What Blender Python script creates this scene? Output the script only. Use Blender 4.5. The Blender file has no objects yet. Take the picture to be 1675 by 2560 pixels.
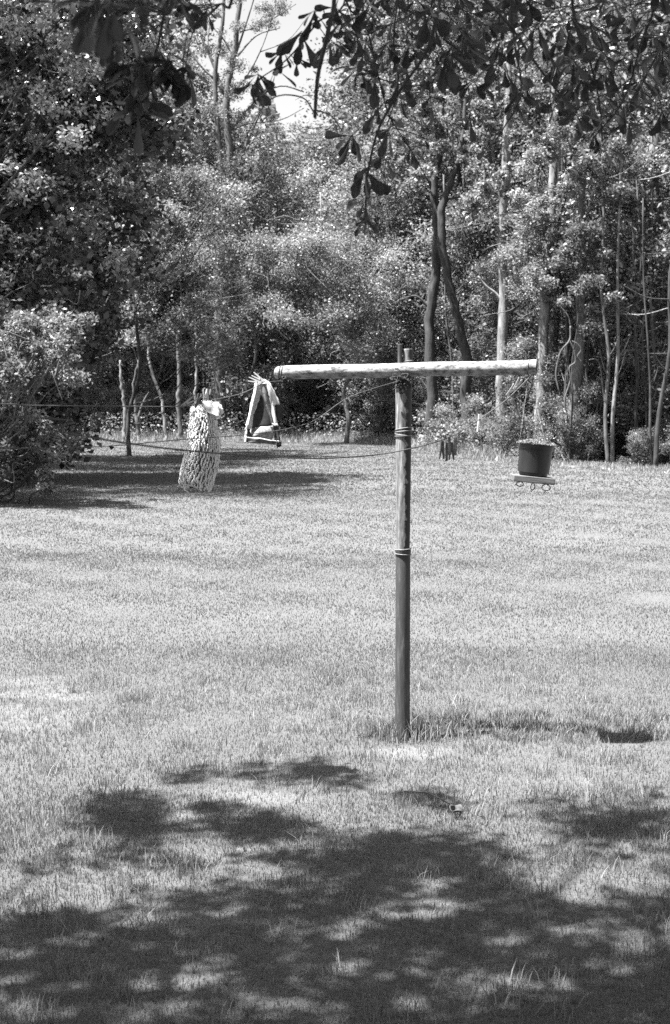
import bpy, math, random
import numpy as np
from mathutils import Vector, Matrix

rng = np.random.default_rng(7)
random.seed(7)
S = bpy.context.scene
COL = S.collection

# ------------------------------------------------------------------ camera
CAMH = 1.97
PITCH = math.radians(4.26)
F = 50.0 / 36.0 * 2560.0
CX, CY = 837.5, 1280.0
cam = bpy.data.cameras.new('camera')
cam.sensor_fit = 'VERTICAL'
cam.sensor_height = 36
cam.lens = 50
cam.clip_end = 2000
cam.dof.use_dof = True
cam.dof.focus_distance = 8.6
cam.dof.aperture_fstop = 7.1
camo = bpy.data.objects.new('camera', cam)
camo.location = (0, 0, CAMH)
camo.rotation_euler = (math.radians(90) - PITCH, 0, 0)
COL.objects.link(camo)
S.camera = camo

# ------------------------------------------------------------------ light
SUN_EL = math.radians(69.0)
SH = np.array([0.945, 0.327])                      # horizontal direction in which shadows fall
TOSUN = np.array([-SH[0] * math.cos(SUN_EL), -SH[1] * math.cos(SUN_EL), math.sin(SUN_EL)])
world = bpy.data.worlds.new('World')
S.world = world
world.use_nodes = True
wn = world.node_tree
for n in list(wn.nodes):
    wn.nodes.remove(n)
sky = wn.nodes.new('ShaderNodeTexSky')
sky.sky_type = 'NISHITA'
sky.sun_disc = False
sky.sun_elevation = SUN_EL
sky.sun_rotation = math.atan2(TOSUN[0], TOSUN[1])
sky.air_density = 1.0
sky.dust_density = 3.0
bw = wn.nodes.new('ShaderNodeRGBToBW')             # the photograph is on black and white film
bg = wn.nodes.new('ShaderNodeBackground')
bg.inputs['Strength'].default_value = 0.05
wo = wn.nodes.new('ShaderNodeOutputWorld')
wn.links.new(sky.outputs[0], bw.inputs[0])
wn.links.new(bw.outputs[0], bg.inputs[0])
wn.links.new(bg.outputs[0], wo.inputs[0])
sun = bpy.data.lights.new('sun', 'SUN')
sun.energy = 4.6
sun.angle = math.radians(0.53)
sun.color = (1, 1, 1)
suno = bpy.data.objects.new('sun', sun)
suno.rotation_euler = Vector(-TOSUN).to_track_quat('-Z', 'Y').to_euler()
COL.objects.link(suno)
S.view_settings.view_transform = 'Standard'
S.view_settings.look = 'None'
S.view_settings.gamma = 1
S.view_settings.use_curve_mapping = False
S.view_settings.exposure = 2.75
S.render.engine = 'CYCLES'
S.cycles.use_denoising = False
S.cycles.max_bounces = 5
S.cycles.diffuse_bounces = 3
S.cycles.transmission_bounces = 3
S.cycles.transparent_max_bounces = 4
S.cycles.sample_clamp_indirect = 4


# ------------------------------------------------------------------ coordinates
def ray(x, y):
    v = np.array([(x - CX) / F, 1.0, (CY - y) / F])
    c, s = math.cos(PITCH), math.sin(PITCH)
    return np.array([v[0], v[1] * c + v[2] * s, -v[1] * s + v[2] * c])


def P(x, y, d):
    """world point seen at photo position (x, y) that stands d metres in front of the camera"""
    r = ray(x, y)
    return np.array([0, 0, CAMH]) + r * (d / r[1])


def D(x, y, d):                                    # the same, read off the 1557 px wide view
    return P(x * 1.0757, y * 1.0757, d)


def rise(y):
    return 0.016 * np.maximum(np.asarray(y, float) - 20, 0)


def gz(x, y):
    x = np.asarray(x, float)
    y = np.asarray(y, float)
    b = np.minimum(rise(y), 1.6)
    amp = np.clip((np.hypot(x - 0.4, y - 8.3) - 0.6) / 3, 0, 1)
    return b + 0.6 * amp * (0.012 * np.sin(x * 1.3 + 0.7 * np.sin(y * 0.9)) + 0.010 * np.sin(y * 1.9 + x * 0.6) + 0.006 * np.sin(x * 4.1 + y * 3.3))


def edge_d(x):
    """where the lawn ends and the wood begins"""
    return np.interp(x, [-30, -8, 0, 2.5, 4.2, 5.6, 8, 14, 30], [60, 57, 57, 53, 45, 40, 37.5, 36, 34])


# ------------------------------------------------------------------ materials
def newmat(name):
    m = bpy.data.materials.new(name)
    m.use_nodes = True
    nt = m.node_tree
    for n in list(nt.nodes):
        nt.nodes.remove(n)
    out = nt.nodes.new('ShaderNodeOutputMaterial')
    return m, nt, out


def N(nt, t, **kw):
    n = nt.nodes.new(t)
    for k, v in kw.items():
        if k in n.inputs:
            n.inputs[k].default_value = v
        else:
            setattr(n, k, v)
    return n


def g(v):
    return (v, v, v, 1)


def ramp(nt, src, stops):
    r = nt.nodes.new('ShaderNodeValToRGB')
    e = r.color_ramp.elements
    e[0].position, e[0].color = stops[0][0], g(stops[0][1])
    e[1].position, e[1].color = stops[-1][0], g(stops[-1][1])
    for p, v in stops[1:-1]:
        q = e.new(p)
        q.color = g(v)
    nt.links.new(src, r.inputs[0])
    return r


def solid(name, lo, hi, scale=8, rough=0.75, stretch=(1, 1, 1), bump=0.3, bdist=0.004, spec=0.3, detail=6, contrast=(0.3, 0.7)):
    m, nt, out = newmat(name)
    tc = N(nt, 'ShaderNodeTexCoord')
    mp = N(nt, 'ShaderNodeMapping')
    mp.inputs['Scale'].default_value = stretch
    nt.links.new(tc.outputs['Object'], mp.inputs[0])
    nz = N(nt, 'ShaderNodeTexNoise', Scale=scale, Detail=detail, Roughness=0.65)
    nt.links.new(mp.outputs[0], nz.inputs['Vector'])
    r = ramp(nt, nz.outputs[0], [(contrast[0], lo), (contrast[1], hi)])
    b = N(nt, 'ShaderNodeBsdfPrincipled', Roughness=rough)
    b.inputs['Specular IOR Level'].default_value = spec
    nt.links.new(r.outputs[0], b.inputs['Base Color'])
    if bump:
        bp = N(nt, 'ShaderNodeBump', Strength=bump, Distance=bdist)
        nt.links.new(nz.outputs[0], bp.inputs['Height'])
        nt.links.new(bp.outputs[0], b.inputs['Normal'])
    nt.links.new(b.outputs[0], out.inputs[0])
    return m


def leafmat(name, lo, hi, trans=0.35, rough=0.45, spec=0.4, rand=0.35, ):
    m, nt, out = newmat(name)
    at = N(nt, 'ShaderNodeAttribute', attribute_name='tone')
    r = ramp(nt, at.outputs['Fac'], [(0, lo), (1, hi)])
    oi = N(nt, 'ShaderNodeObjectInfo')
    mr = N(nt, 'ShaderNodeMapRange')
    mr.inputs['To Min'].default_value = 1 - rand
    mr.inputs['To Max'].default_value = 1 + rand
    nt.links.new(oi.outputs['Random'], mr.inputs[0])
    mul = N(nt, 'ShaderNodeVectorMath', operation='MULTIPLY')
    nt.links.new(r.outputs[0], mul.inputs[0])
    nt.links.new(mr.outputs[0], mul.inputs[1])
    b = N(nt, 'ShaderNodeBsdfPrincipled', Roughness=rough)
    b.inputs['Specular IOR Level'].default_value = spec
    t = N(nt, 'ShaderNodeBsdfTranslucent')
    nt.links.new(mul.outputs[0], b.inputs['Base Color'])
    nt.links.new(mul.outputs[0], t.inputs[0])
    mx = N(nt, 'ShaderNodeMixShader', Fac=trans)
    nt.links.new(b.outputs[0], mx.inputs[1])
    nt.links.new(t.outputs[0], mx.inputs[2])
    nt.links.new(mx.outputs[0], out.inputs[0])
    return m


M = {}
M['grass'] = leafmat('lawn_grass', 0.10, 0.185, 0.3, 0.6, 0.25, 0.0)
M['weed'] = leafmat('weed', 0.14, 0.34, 0.35, 0.5, 0.3, 0.1)
M['leaf_wood'] = leafmat('woodland_leaf', 0.055, 0.29, 0.42, 0.45, 0.4, 0.35)
M['leaf_pale'] = leafmat('spring_leaf', 0.07, 0.28, 0.42, 0.45, 0.4, 0.3)
M['leaf_dark'] = leafmat('evergreen_leaf', 0.02, 0.30, 0.22, 0.3, 0.6, 0.0)
M['leaf_shade'] = leafmat('shaded_wood_leaf', 0.045, 0.21, 0.35, 0.45, 0.4, 0.3)  # woodland leaf darkened: the right-hand wood's shade is in its colour
M['leaf_oak'] = leafmat('oak_leaf', 0.014, 0.06, 0.2, 0.35, 0.4, 0.15)
M['bark_dark'] = solid('dark_bark', 0.012, 0.07, 9, 0.9, (1, 1, 0.25), 0.9, 0.03)
M['bark_mid'] = solid('grey_bark', 0.03, 0.15, 9, 0.9, (1, 1, 0.25), 0.9, 0.03)
M['bark_pale'] = solid('pale_bark', 0.05, 0.26, 9, 0.85, (1, 1, 0.25), 0.8, 0.03)
M['twig'] = solid('twig', 0.02, 0.05, 40, 0.8)
M['litter'] = solid('leaf_litter', 0.015, 0.12, 2.6, 0.95, (1, 1, 1), 0.8, 0.05, detail=12, contrast=(0.38, 0.66))
M['rope'] = solid('clothesline_rope', 0.04, 0.09, 300, 0.9, bump=0.3)
M['wire'] = solid('wire', 0.07, 0.2, 90, 0.5)
M['peg'] = solid('peg_wood', 0.36, 0.6, 60, 0.7, (1, 1, 0.2), 0.2, 0.001)
M['peg_mid'] = solid('dull_peg_wood', 0.10, 0.24, 60, 0.8, (1, 1, 0.2), 0.2, 0.001)
M['peg_old'] = solid('weathered_peg_wood', 0.04, 0.10, 60, 0.8, (1, 1, 0.2), 0.2, 0.001)
M['spring'] = solid('peg_spring', 0.05, 0.12, 50, 0.5)
M['pot'] = solid('black_plastic', 0.012, 0.02, 12, 0.42, spec=0.35, bump=0.05)
M['soil'] = solid('potting_soil', 0.02, 0.05, 60, 0.95)
M['succulent'] = leafmat('pot_plant_leaf', 0.07, 0.27, 0.3, 0.5, 0.3, 0.0)
M['plank'] = solid('weathered_board', 0.03, 0.17, 14, 0.85, (0.35, 3, 6), 0.5, 0.003)
M['chenille'] = solid('white_chenille', 0.46, 0.62, 20, 0.95, bump=0.1)
M['white_cloth'] = solid('white_cotton', 0.36, 0.6, 60, 0.95, bump=0.25, bdist=0.001)
M['denim'] = solid('faded_denim', 0.05, 0.32, 55, 0.95, bump=0.3, bdist=0.001, detail=8)
M['denim_dark'] = solid('dark_denim', 0.015, 0.04, 60, 0.95, bump=0.3, bdist=0.001)
M['denim_mid'] = solid('worn_denim', 0.025, 0.15, 45, 0.95, bump=0.3, bdist=0.001, detail=8)
M['knot'] = solid('tarry_rope', 0.01, 0.04, 80, 0.95)
M['stone'] = solid('pale_clod', 0.04, 0.10, 50, 0.9)


def pole_mat(name, upper):
    """painted pipe: pale paint that has flaked to dark rust on the side away from the sun"""
    m, nt, out = newmat(name)
    tc = N(nt, 'ShaderNodeTexCoord')
    sp = N(nt, 'ShaderNodeSeparateXYZ')
    nt.links.new(tc.outputs['Object'], sp.inputs[0])
    mp = N(nt, 'ShaderNodeMapping')
    mp.inputs['Scale'].default_value = (1, 1, 0.12)
    nt.links.new(tc.outputs['Object'], mp.inputs[0])
    streak = N(nt, 'ShaderNodeTexNoise', Scale=60, Detail=6, Roughness=0.7)
    nt.links.new(mp.outputs[0], streak.inputs['Vector'])
    blot = N(nt, 'ShaderNodeTexNoise', Scale=22, Detail=5, Roughness=0.6)
    nt.links.new(tc.outputs['Object'], blot.inputs['Vector'])
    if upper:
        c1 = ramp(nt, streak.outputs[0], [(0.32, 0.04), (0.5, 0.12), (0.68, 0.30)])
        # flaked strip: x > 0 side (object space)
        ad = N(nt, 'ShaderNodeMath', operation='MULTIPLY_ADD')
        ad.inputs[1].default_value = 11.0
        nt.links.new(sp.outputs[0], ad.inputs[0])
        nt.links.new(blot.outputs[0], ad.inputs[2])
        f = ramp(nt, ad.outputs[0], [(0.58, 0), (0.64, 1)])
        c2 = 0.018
    else:
        c1 = ramp(nt, streak.outputs[0], [(0.3, 0.022), (0.55, 0.042), (0.75, 0.12)])
        f = ramp(nt, blot.outputs[0], [(0.62, 0), (0.7, 0.8)])
        c2 = 0.03
    mx = N(nt, 'ShaderNodeMix', data_type='RGBA')
    nt.links.new(f.outputs[0], mx.inputs['Factor'])
    nt.links.new(c1.outputs[0], mx.inputs['A'])
    mx.inputs['B'].default_value = g(c2)
    b = N(nt, 'ShaderNodeBsdfPrincipled', Roughness=0.65)
    b.inputs['Specular IOR Level'].default_value = 0.35
    nt.links.new(mx.outputs['Result'], b.inputs['Base Color'])
    bp = N(nt, 'ShaderNodeBump', Strength=0.5, Distance=0.002)
    nt.links.new(streak.outputs[0], bp.inputs['Height'])
    nt.links.new(bp.outputs[0], b.inputs['Normal'])
    nt.links.new(b.outputs[0], out.inputs[0])
    return m


M['pole_upper'] = pole_mat('flaking_painted_pipe', True)
M['pole_lower'] = pole_mat('worn_grey_pipe', False)
M['bar'] = solid('chalky_white_paint', 0.05, 0.25, 42, 0.85, (0.5, 1, 1), 0.6, 0.004, detail=12, contrast=(0.38, 0.56))


def ground_mat():
    m, nt, out = newmat('lawn_soil')
    tc = N(nt, 'ShaderNodeTexCoord')
    n1 = N(nt, 'ShaderNodeTexNoise', Scale=55, Detail=8, Roughness=0.75)
    n2 = N(nt, 'ShaderNodeTexNoise', Scale=0.7, Detail=5, Roughness=0.6)
    nt.links.new(tc.outputs['Object'], n1.inputs['Vector'])
    nt.links.new(tc.outputs['Object'], n2.inputs['Vector'])
    a = ramp(nt, n1.outputs[0], [(0.3, 0.06), (0.55, 0.095), (0.75, 0.13)])
    at = N(nt, 'ShaderNodeAttribute', attribute_name='sand_fleck')
    ad = N(nt, 'ShaderNodeMath', operation='MULTIPLY_ADD')
    n3 = N(nt, 'ShaderNodeTexNoise', Scale=9, Detail=6, Roughness=0.7)
    nt.links.new(tc.outputs['Object'], n3.inputs['Vector'])
    ad.inputs[1].default_value = 1.1
    nt.links.new(at.outputs['Fac'], ad.inputs[0])
    nt.links.new(n3.outputs[0], ad.inputs[2])
    f = ramp(nt, ad.outputs[0], [(0.75, 0), (1.05, 1)])
    mx = N(nt, 'ShaderNodeMix', data_type='RGBA')
    nt.links.new(f.outputs[0], mx.inputs['Factor'])
    nt.links.new(a.outputs[0], mx.inputs['A'])
    sand_fleck = ramp(nt, n1.outputs[0], [(0.3, 0.09), (0.7, 0.15)])
    nt.links.new(sand_fleck.outputs[0], mx.inputs['B'])
    v = ramp(nt, n2.outputs[0], [(0.3, 0.9), (0.7, 1.08)])
    mul = N(nt, 'ShaderNodeVectorMath', operation='MULTIPLY')
    nt.links.new(mx.outputs['Result'], mul.inputs[0])
    nt.links.new(v.outputs[0], mul.inputs[1])
    b = N(nt, 'ShaderNodeBsdfPrincipled', Roughness=0.95)
    b.inputs['Specular IOR Level'].default_value = 0.1
    nt.links.new(mul.outputs[0], b.inputs['Base Color'])
    bp = N(nt, 'ShaderNodeBump', Strength=0.8, Distance=0.02)
    nt.links.new(n1.outputs[0], bp.inputs['Height'])
    nt.links.new(bp.outputs[0], b.inputs['Normal'])
    nt.links.new(b.outputs[0], out.inputs[0])
    return m


M['ground'] = ground_mat()


# ------------------------------------------------------------------ object helpers
def tag(o, label=None, cat=None, group=None, kind=None):
    if label:
        o['label'] = label
    if cat:
        o['category'] = cat
    if group:
        o['group'] = group
    if kind:
        o['kind'] = kind
    return o


def link(name, me, mat=None, parent=None, smooth=True):
    if mat is not None and not me.materials:
        me.materials.append(mat)
    o = bpy.data.objects.new(name, me)
    COL.objects.link(o)
    if parent is not None:
        o.parent = parent
    return o


def empty(name, loc, label, cat, group=None):
    o = bpy.data.objects.new(name, None)
    o.empty_display_size = 0.1
    o.location = tuple(loc)
    COL.objects.link(o)
    return tag(o, label, cat, group)


def fast_mesh(name, V, Fc, tone=None, smooth=False):
    """V (n,3), Fc (m,k) all faces with k corners"""
    V = np.asarray(V, np.float32)
    Fc = np.asarray(Fc, np.int32)
    me = bpy.data.meshes.new(name)
    me.vertices.add(len(V))
    me.vertices.foreach_set('co', V.ravel())
    k = Fc.shape[1]
    me.loops.add(Fc.size)
    me.loops.foreach_set('vertex_index', Fc.ravel())
    me.polygons.add(len(Fc))
    me.polygons.foreach_set('loop_start', np.arange(0, Fc.size, k, dtype=np.int32))
    me.polygons.foreach_set('loop_total', np.full(len(Fc), k, np.int32))
    if smooth:
        me.polygons.foreach_set('use_smooth', np.ones(len(Fc), bool))
    if tone is not None:
        at = me.attributes.new('tone', 'FLOAT', 'FACE')
        at.data.foreach_set('value', np.asarray(tone, np.float32))
    me.update(calc_edges=True)
    return me


class MB:
    def __init__(self):
        self.v, self.f = [], []

    def add(self, V, Fc):
        b = len(self.v)
        self.v += [tuple(p) for p in V]
        self.f += [tuple(i + b for i in f) for f in Fc]

    def box(self, c, s, R=None):
        V = []
        for dx in (-1, 1):
            for dy in (-1, 1):
                for dz in (-1, 1):
                    p = np.array([dx * s[0] / 2, dy * s[1] / 2, dz * s[2] / 2])
                    if R is not None:
                        p = np.array(R) @ p
                    V.append(p + np.array(c))
        self.add(V, [(0, 1, 3, 2), (4, 6, 7, 5), (0, 4, 5, 1), (2, 3, 7, 6), (0, 2, 6, 4), (1, 5, 7, 3)])

    def tube(self, pts, rad, n=8, cap=True, wob=0.0):
        pts = np.asarray(pts, float)
        rad = np.broadcast_to(np.asarray(rad, float), (len(pts),))
        T = np.gradient(pts, axis=0)
        T /= np.linalg.norm(T, axis=1)[:, None] + 1e-12
        up = np.array([0, 0, 1.0]) if abs(T[0][2]) < 0.9 else np.array([1.0, 0, 0])
        a = np.cross(up, T[0])
        a /= np.linalg.norm(a)
        V = []
        for i in range(len(pts)):
            a = a - T[i] * np.dot(a, T[i])
            a /= np.linalg.norm(a) + 1e-12
            b = np.cross(T[i], a)
            for k in range(n):
                th = 2 * math.pi * k / n
                r = rad[i] * (1 + (random.uniform(-wob, wob) if wob else 0))
                V.append(pts[i] + r * (math.cos(th) * a + math.sin(th) * b))
        Fc = []
        for i in range(len(pts) - 1):
            for k in range(n):
                k2 = (k + 1) % n
                Fc.append((i * n + k, i * n + k2, (i + 1) * n + k2, (i + 1) * n + k))
        if cap:
            Fc.append(tuple(range(n - 1, -1, -1)))
            Fc.append(tuple(range((len(pts) - 1) * n, len(pts) * n)))
        self.add(V, Fc)

    def mesh(self, name, smooth=True, tone=None):
        me = bpy.data.meshes.new(name)
        me.from_pydata([tuple(map(float, p)) for p in self.v], [], self.f)
        if smooth:
            me.polygons.foreach_set('use_smooth', np.ones(len(me.polygons), bool))
        me.update()
        return me

    def build(self, name, mat, parent=None, smooth=True, bevel=0.0):
        o = link(name, self.mesh(name, smooth), mat, parent)
        if bevel:
            bv = o.modifiers.new('bevel', 'BEVEL')
            bv.width = bevel
            bv.segments = 2
            bv.limit_method = 'ANGLE'
            bv.angle_limit = math.radians(50)
        if smooth:
            pass
        return o


def spline(pts, n=8):
    """Catmull-Rom through the points"""
    p = np.asarray(pts, float)
    p = np.vstack([2 * p[0] - p[1], p, 2 * p[-1] - p[-2]])
    out = []
    for i in range(1, len(p) - 2):
        for k in range(n):
            t = k / n
            out.append(0.5 * ((2 * p[i]) + (-p[i - 1] + p[i + 1]) * t + (2 * p[i - 1] - 5 * p[i] + 4 * p[i + 1] - p[i + 2]) * t * t
                              + (-p[i - 1] + 3 * p[i] - 3 * p[i + 1] + p[i + 2]) * t ** 3))
    out.append(p[-2])
    return np.array(out)


def flat_shade_angle(o, deg=40):
    me = o.data
    me.set_sharp_from_angle(angle=math.radians(deg))


def unit(v):
    return v / (np.linalg.norm(v, axis=-1, keepdims=True) + 1e-12)


def cards(C, L, W, R=rng, up=0.3, axis=None, spread=1.0):
    """leaf-sized folded faces at the points C; returns V, F"""
    n = len(C)
    a = unit(R.normal(size=(n, 3)) * np.array([1, 1, 0.7]))
    if axis is not None:
        a = unit(axis + spread * R.normal(size=(n, 3)))
    nr = unit(R.normal(size=(n, 3)) + np.array([0, 0, up * 2.2]))
    b = unit(np.cross(nr, a))
    nr = np.cross(a, b)
    L = (L * R.uniform(0.7, 1.25, n))[:, None]
    W = (W * R.uniform(0.75, 1.2, n))[:, None]
    V = np.empty((n, 4, 3), np.float32)
    V[:, 0] = C - a * L * 0.5
    V[:, 1] = C + b * W * 0.5 + nr * W * 0.18 + a * L * 0.05
    V[:, 2] = C + a * L * 0.5
    V[:, 3] = C - b * W * 0.5 + nr * W * 0.18 + a * L * 0.05
    Fc = np.arange(n * 4, dtype=np.int32).reshape(n, 4)
    return V.reshape(-1, 3), Fc


def clump_points(centres, radii, n, R=rng, squash=0.7):
    """n points in soft shells round the clump centres"""
    centres = np.asarray(centres)
    radii = np.asarray(radii)
    w = radii ** 2
    idx = R.choice(len(centres), n, p=w / w.sum())
    d = unit(R.normal(size=(n, 3)))
    r = R.uniform(0, 1, n) ** 0.5 * (1 + 0.25 * R.normal(size=n))
    p = centres[idx] + d * (r * radii[idx])[:, None] * np.array([1, 1, squash])
    return p, idx


# ------------------------------------------------------------------ ground
SPOTS = [(0.42, 7.98, 0.30, 0.15, 0.85), (0.12, 8.02, 0.22, 0.10, 0.7), (-0.35, 7.05, 0.3, 0.16, 0.55), (-1.0, 7.0, 0.2, 0.12, 0.5)]


def spot(xf, yf, rx, ry, s):
    r = ray(xf, yf)
    t = CAMH / -r[2]
    SPOTS.append((r[0] * t, r[1] * t, rx, ry, s))


spot(60, 1790, 0.45, 0.45, 0.5)
spot(130, 1730, 0.35, 0.3, 0.5)
spot(40, 1700, 0.5, 0.25, 0.5)
spot(1230, 1990, 0.25, 0.15, 0.35)
spot(1450, 1950, 0.12, 0.1, 0.5)
spot(1060, 2265, 0.16, 0.13, 0.5)  # first of the sun flecks: pools of sunlight put into the ground colour
spot(560, 2285, 0.14, 0.1, 0.5)
spot(480, 2425, 0.14, 0.08, 0.6)
spot(135, 2465, 0.12, 0.05, 0.7)
spot(1230, 2345, 0.12, 0.08, 0.6)  # last sun fleck painted as pale ground
spot(470, 2035, 0.14, 0.12, 0.5)


def sand_fleck_amount(x, y):
    s = np.zeros_like(np.asarray(x, float))
    wob = 0.25 * np.sin(x * 9 + 3 * np.sin(y * 7)) + 0.2 * np.sin(y * 13 + x * 5)
    for (sx, sy, rx, ry, k) in SPOTS:
        q = ((x - sx) / rx) ** 2 + ((y - sy) / ry) ** 2
        s = np.maximum(s, k * np.clip(1.3 + wob * 1.3 - q, 0, 1) ** 0.7 * (0.75 + 0.25 * np.sin(x * 31 + 2 * np.sin(y * 23)) * np.sin(y * 37)))
    return s


def ground():
    xs = np.concatenate([np.linspace(-420, -14, 22), np.arange(-13, -3, 0.6), np.arange(-3, 3, 0.07), np.arange(3, 13, 0.6), np.linspace(14, 420, 22)])
    ys = np.concatenate([np.linspace(-60, 2.5, 16), np.arange(3, 13, 0.09), np.arange(13, 62, 1.0), np.linspace(64, 420, 24)])
    X, Y = np.meshgrid(xs, ys)
    Z = gz(X, Y)
    V = np.stack([X.ravel(), Y.ravel(), Z.ravel()], 1)
    nx, ny = len(xs), len(ys)
    i = np.arange(nx - 1)[None, :] + np.arange(ny - 1)[:, None] * nx
    Fc = np.stack([i, i + 1, i + nx + 1, i + nx], -1).reshape(-1, 4)
    me = fast_mesh('ground', V, Fc, smooth=True)
    at = me.attributes.new('sand_fleck', 'FLOAT', 'POINT')
    at.data.foreach_set('value', sand_fleck_amount(V[:, 0], V[:, 1]).astype(np.float32))
    o = link('ground', me, M['ground'])
    tag(o, 'bright mown lawn with worn sandy patches and painted sun flecks running back to the wood', kind='structure')


ground()


def forest_floor():
    xs = np.arange(-45, 46, 0.5)
    rows = 60
    V, Fc = [], []
    for j in range(rows):
        for x in xs:
            e = float(edge_d(x)) + 0.6 * math.sin(x * 1.7) + 0.5 * math.sin(x * 4.3 + 1) + random.uniform(-.3, .3)
            y = e + (j / (rows - 1)) ** 1.5 * 70
            V.append((x, y, float(gz(x, y)) + 0.012 + (0.05 * random.random() if j > 0 else -0.03)))
    nx = len(xs)
    for j in range(rows - 1):
        for i in range(nx - 1):
            a = j * nx + i
            Fc.append((a, a + 1, a + nx + 1, a + nx))
    me = fast_mesh('forest_floor', V, Fc, smooth=True)
    o = link('forest_floor', me, M['litter'])
    tag(o, 'dark leaf litter under the trees behind the lawn', kind='structure')


forest_floor()


# ------------------------------------------------------------------ grass
def blades(X, Y, h, w, seg, R, lean=0.35, tone=None, z0=None):
    n = len(X)
    Z = gz(X, Y) if z0 is None else z0
    base = np.stack([X, Y, Z - 0.004], 1)
    th = R.uniform(0, 2 * math.pi, n)
    side = np.stack([np.cos(th), np.sin(th), np.zeros(n)], 1)
    ph = R.uniform(0, 2 * math.pi, n)
    ln = np.abs(R.normal(0, lean, n))
    ld = np.stack([np.cos(ph) * ln, np.sin(ph) * ln, np.ones(n)], 1)
    tip = base + ld * h[:, None]
    hw = (w / 2)[:, None]
    if tone is None:
        tone = R.uniform(0, 1, n)
    if seg == 1:
        V = np.stack([base - side * hw, base + side * hw, tip], 1)
        Fc = np.arange(3 * n, dtype=np.int32).reshape(n, 3)
        return V.reshape(-1, 3), Fc, tone
    mid = base + (ld * np.array([0.42, 0.42, 0.62])) * h[:, None]
    V = np.stack([base - side * hw, base + side * hw, mid + side * hw * 0.85, tip, mid - side * hw * 0.85], 1)
    i = np.arange(n, dtype=np.int32)[:, None] * 5
    Fc = np.concatenate([i + np.array([0, 1, 2]), i + np.array([0, 2, 4]), i + np.array([4, 2, 3])], 1).reshape(-1, 3)
    return V.reshape(-1, 3), Fc, np.repeat(tone, 3)


def patchy(x, y):
    return 0.5 + 0.28 * np.sin(x * 2.3 + 1.7 * np.sin(y * 1.1)) * np.sin(y * 1.7 + 1.3 * np.sin(x * 1.9)) + 0.22 * np.sin(x * 6.1 + y * 2.2) * np.sin(y * 5.3 - x * 1.4)


def grass():
    R = np.random.default_rng(11)
    parts = []

    def zone(y0, y1, dens, hm, w, seg, mx=0.9):
        A = 0
        area = (y1 - y0) * 2 * (0.25 * (y0 + y1) / 2 + mx)
        n = int(area * dens)
        Y = np.sqrt(R.uniform(y0 ** 2, y1 ** 2, n)) + R.normal(0, 0.06 * y0 ** 0.9, n)
        X = R.uniform(-1, 1, n) * (0.25 * Y + mx)
        sd = sand_fleck_amount(X, Y)
        keep = R.uniform(0, 1, n) > np.clip(sd * 1.25 * (0.55 + 0.9 * R.uniform(0, 1, n)), 0, 0.7)
        keep &= np.hypot(X - 0.4, Y - 8.3) > 0.05
        keep &= Y < edge_d(X) + 1
        X, Y = X[keep], Y[keep]
        pt = patchy(X, Y)
        h = hm * R.uniform(0.55, 1.25, len(X)) * (0.65 + 0.7 * (pt if y0 < 10 else 0.5 + 0.35 * (pt - 0.5)))
        tone = np.clip(R.normal(0.5, 0.25, len(X)) + (pt - 0.5) * -0.15 + (0.35 * (patchy(X * 2.7 + 5, Y * 2.7) - 0.5) if y0 < 10 else 0.12 * (patchy(X * 1.1, Y * 0.8) - 0.5)), 0, 1)
        parts.append(blades(X, Y, h, np.full(len(X), w) * R.uniform(0.7, 1.3, len(X)), seg, R, tone=tone))

    zone(3.6, 7.0, 8000, 0.024, 0.0034, 2)
    zone(6.6, 11.5, 5200, 0.026, 0.0052, 1)
    zone(11.0, 19, 1900, 0.024, 0.0095, 1)
    zone(18, 30, 700, 0.027, 0.017, 1, 1.5)
    zone(29, 58, 250, 0.032, 0.036, 1, 3)
    # long tufts: round the pole and scattered near the camera
    n = 12000
    cx = R.uniform(-1.9, 1.9, 260)
    cy = R.uniform(4.0, 10.5, 260)
    k = R.integers(0, 260, n)
    X = cx[k] + R.normal(0, 0.05, n)
    Y = cy[k] + R.normal(0, 0.05, n)
    parts.append(blades(X, Y, R.uniform(0.03, 0.085, n), np.full(n, 0.0038), 2, R, 0.5, np.clip(R.normal(0.8, 0.2, n), 0, 1)))
    n = 5200
    cx = R.uniform(0.45, 2.3, 130)
    cy = R.uniform(8.25, 8.95, 130)
    k = R.integers(0, 130, n)
    X = cx[k] + R.normal(0, 0.035, n)
    Y = cy[k] + R.normal(0, 0.03, n)
    parts.append(blades(X, Y, R.uniform(0.03, 0.075, n), np.full(n, 0.0048), 2, R, 0.5, np.clip(R.normal(0.6, 0.25, n), 0, 1)))
    n = 700
    X = 0.41 + R.normal(0, 0.1, n)
    Y = 8.33 + R.normal(0, 0.07, n)
    q = np.hypot(X - 0.41, Y - 8.3) > 0.05
    X, Y = X[q], Y[q]
    parts.append(blades(X, Y, R.uniform(0.05, 0.15, len(X)), np.full(len(X), 0.005), 2, R, 0.5, R.uniform(0.3, 1, len(X))))
    V, Fc, T, b = [], [], [], 0
    for v, f, t in parts:
        V.append(v)
        Fc.append(f + b)
        T.append(t)
        b += len(v)
    me = fast_mesh('lawn_grass', np.vstack(V), np.vstack(Fc), np.concatenate(T))
    tag(link('lawn_grass', me, M['grass']), 'short pale grass growing over the whole lawn', kind='stuff')


grass()


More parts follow.
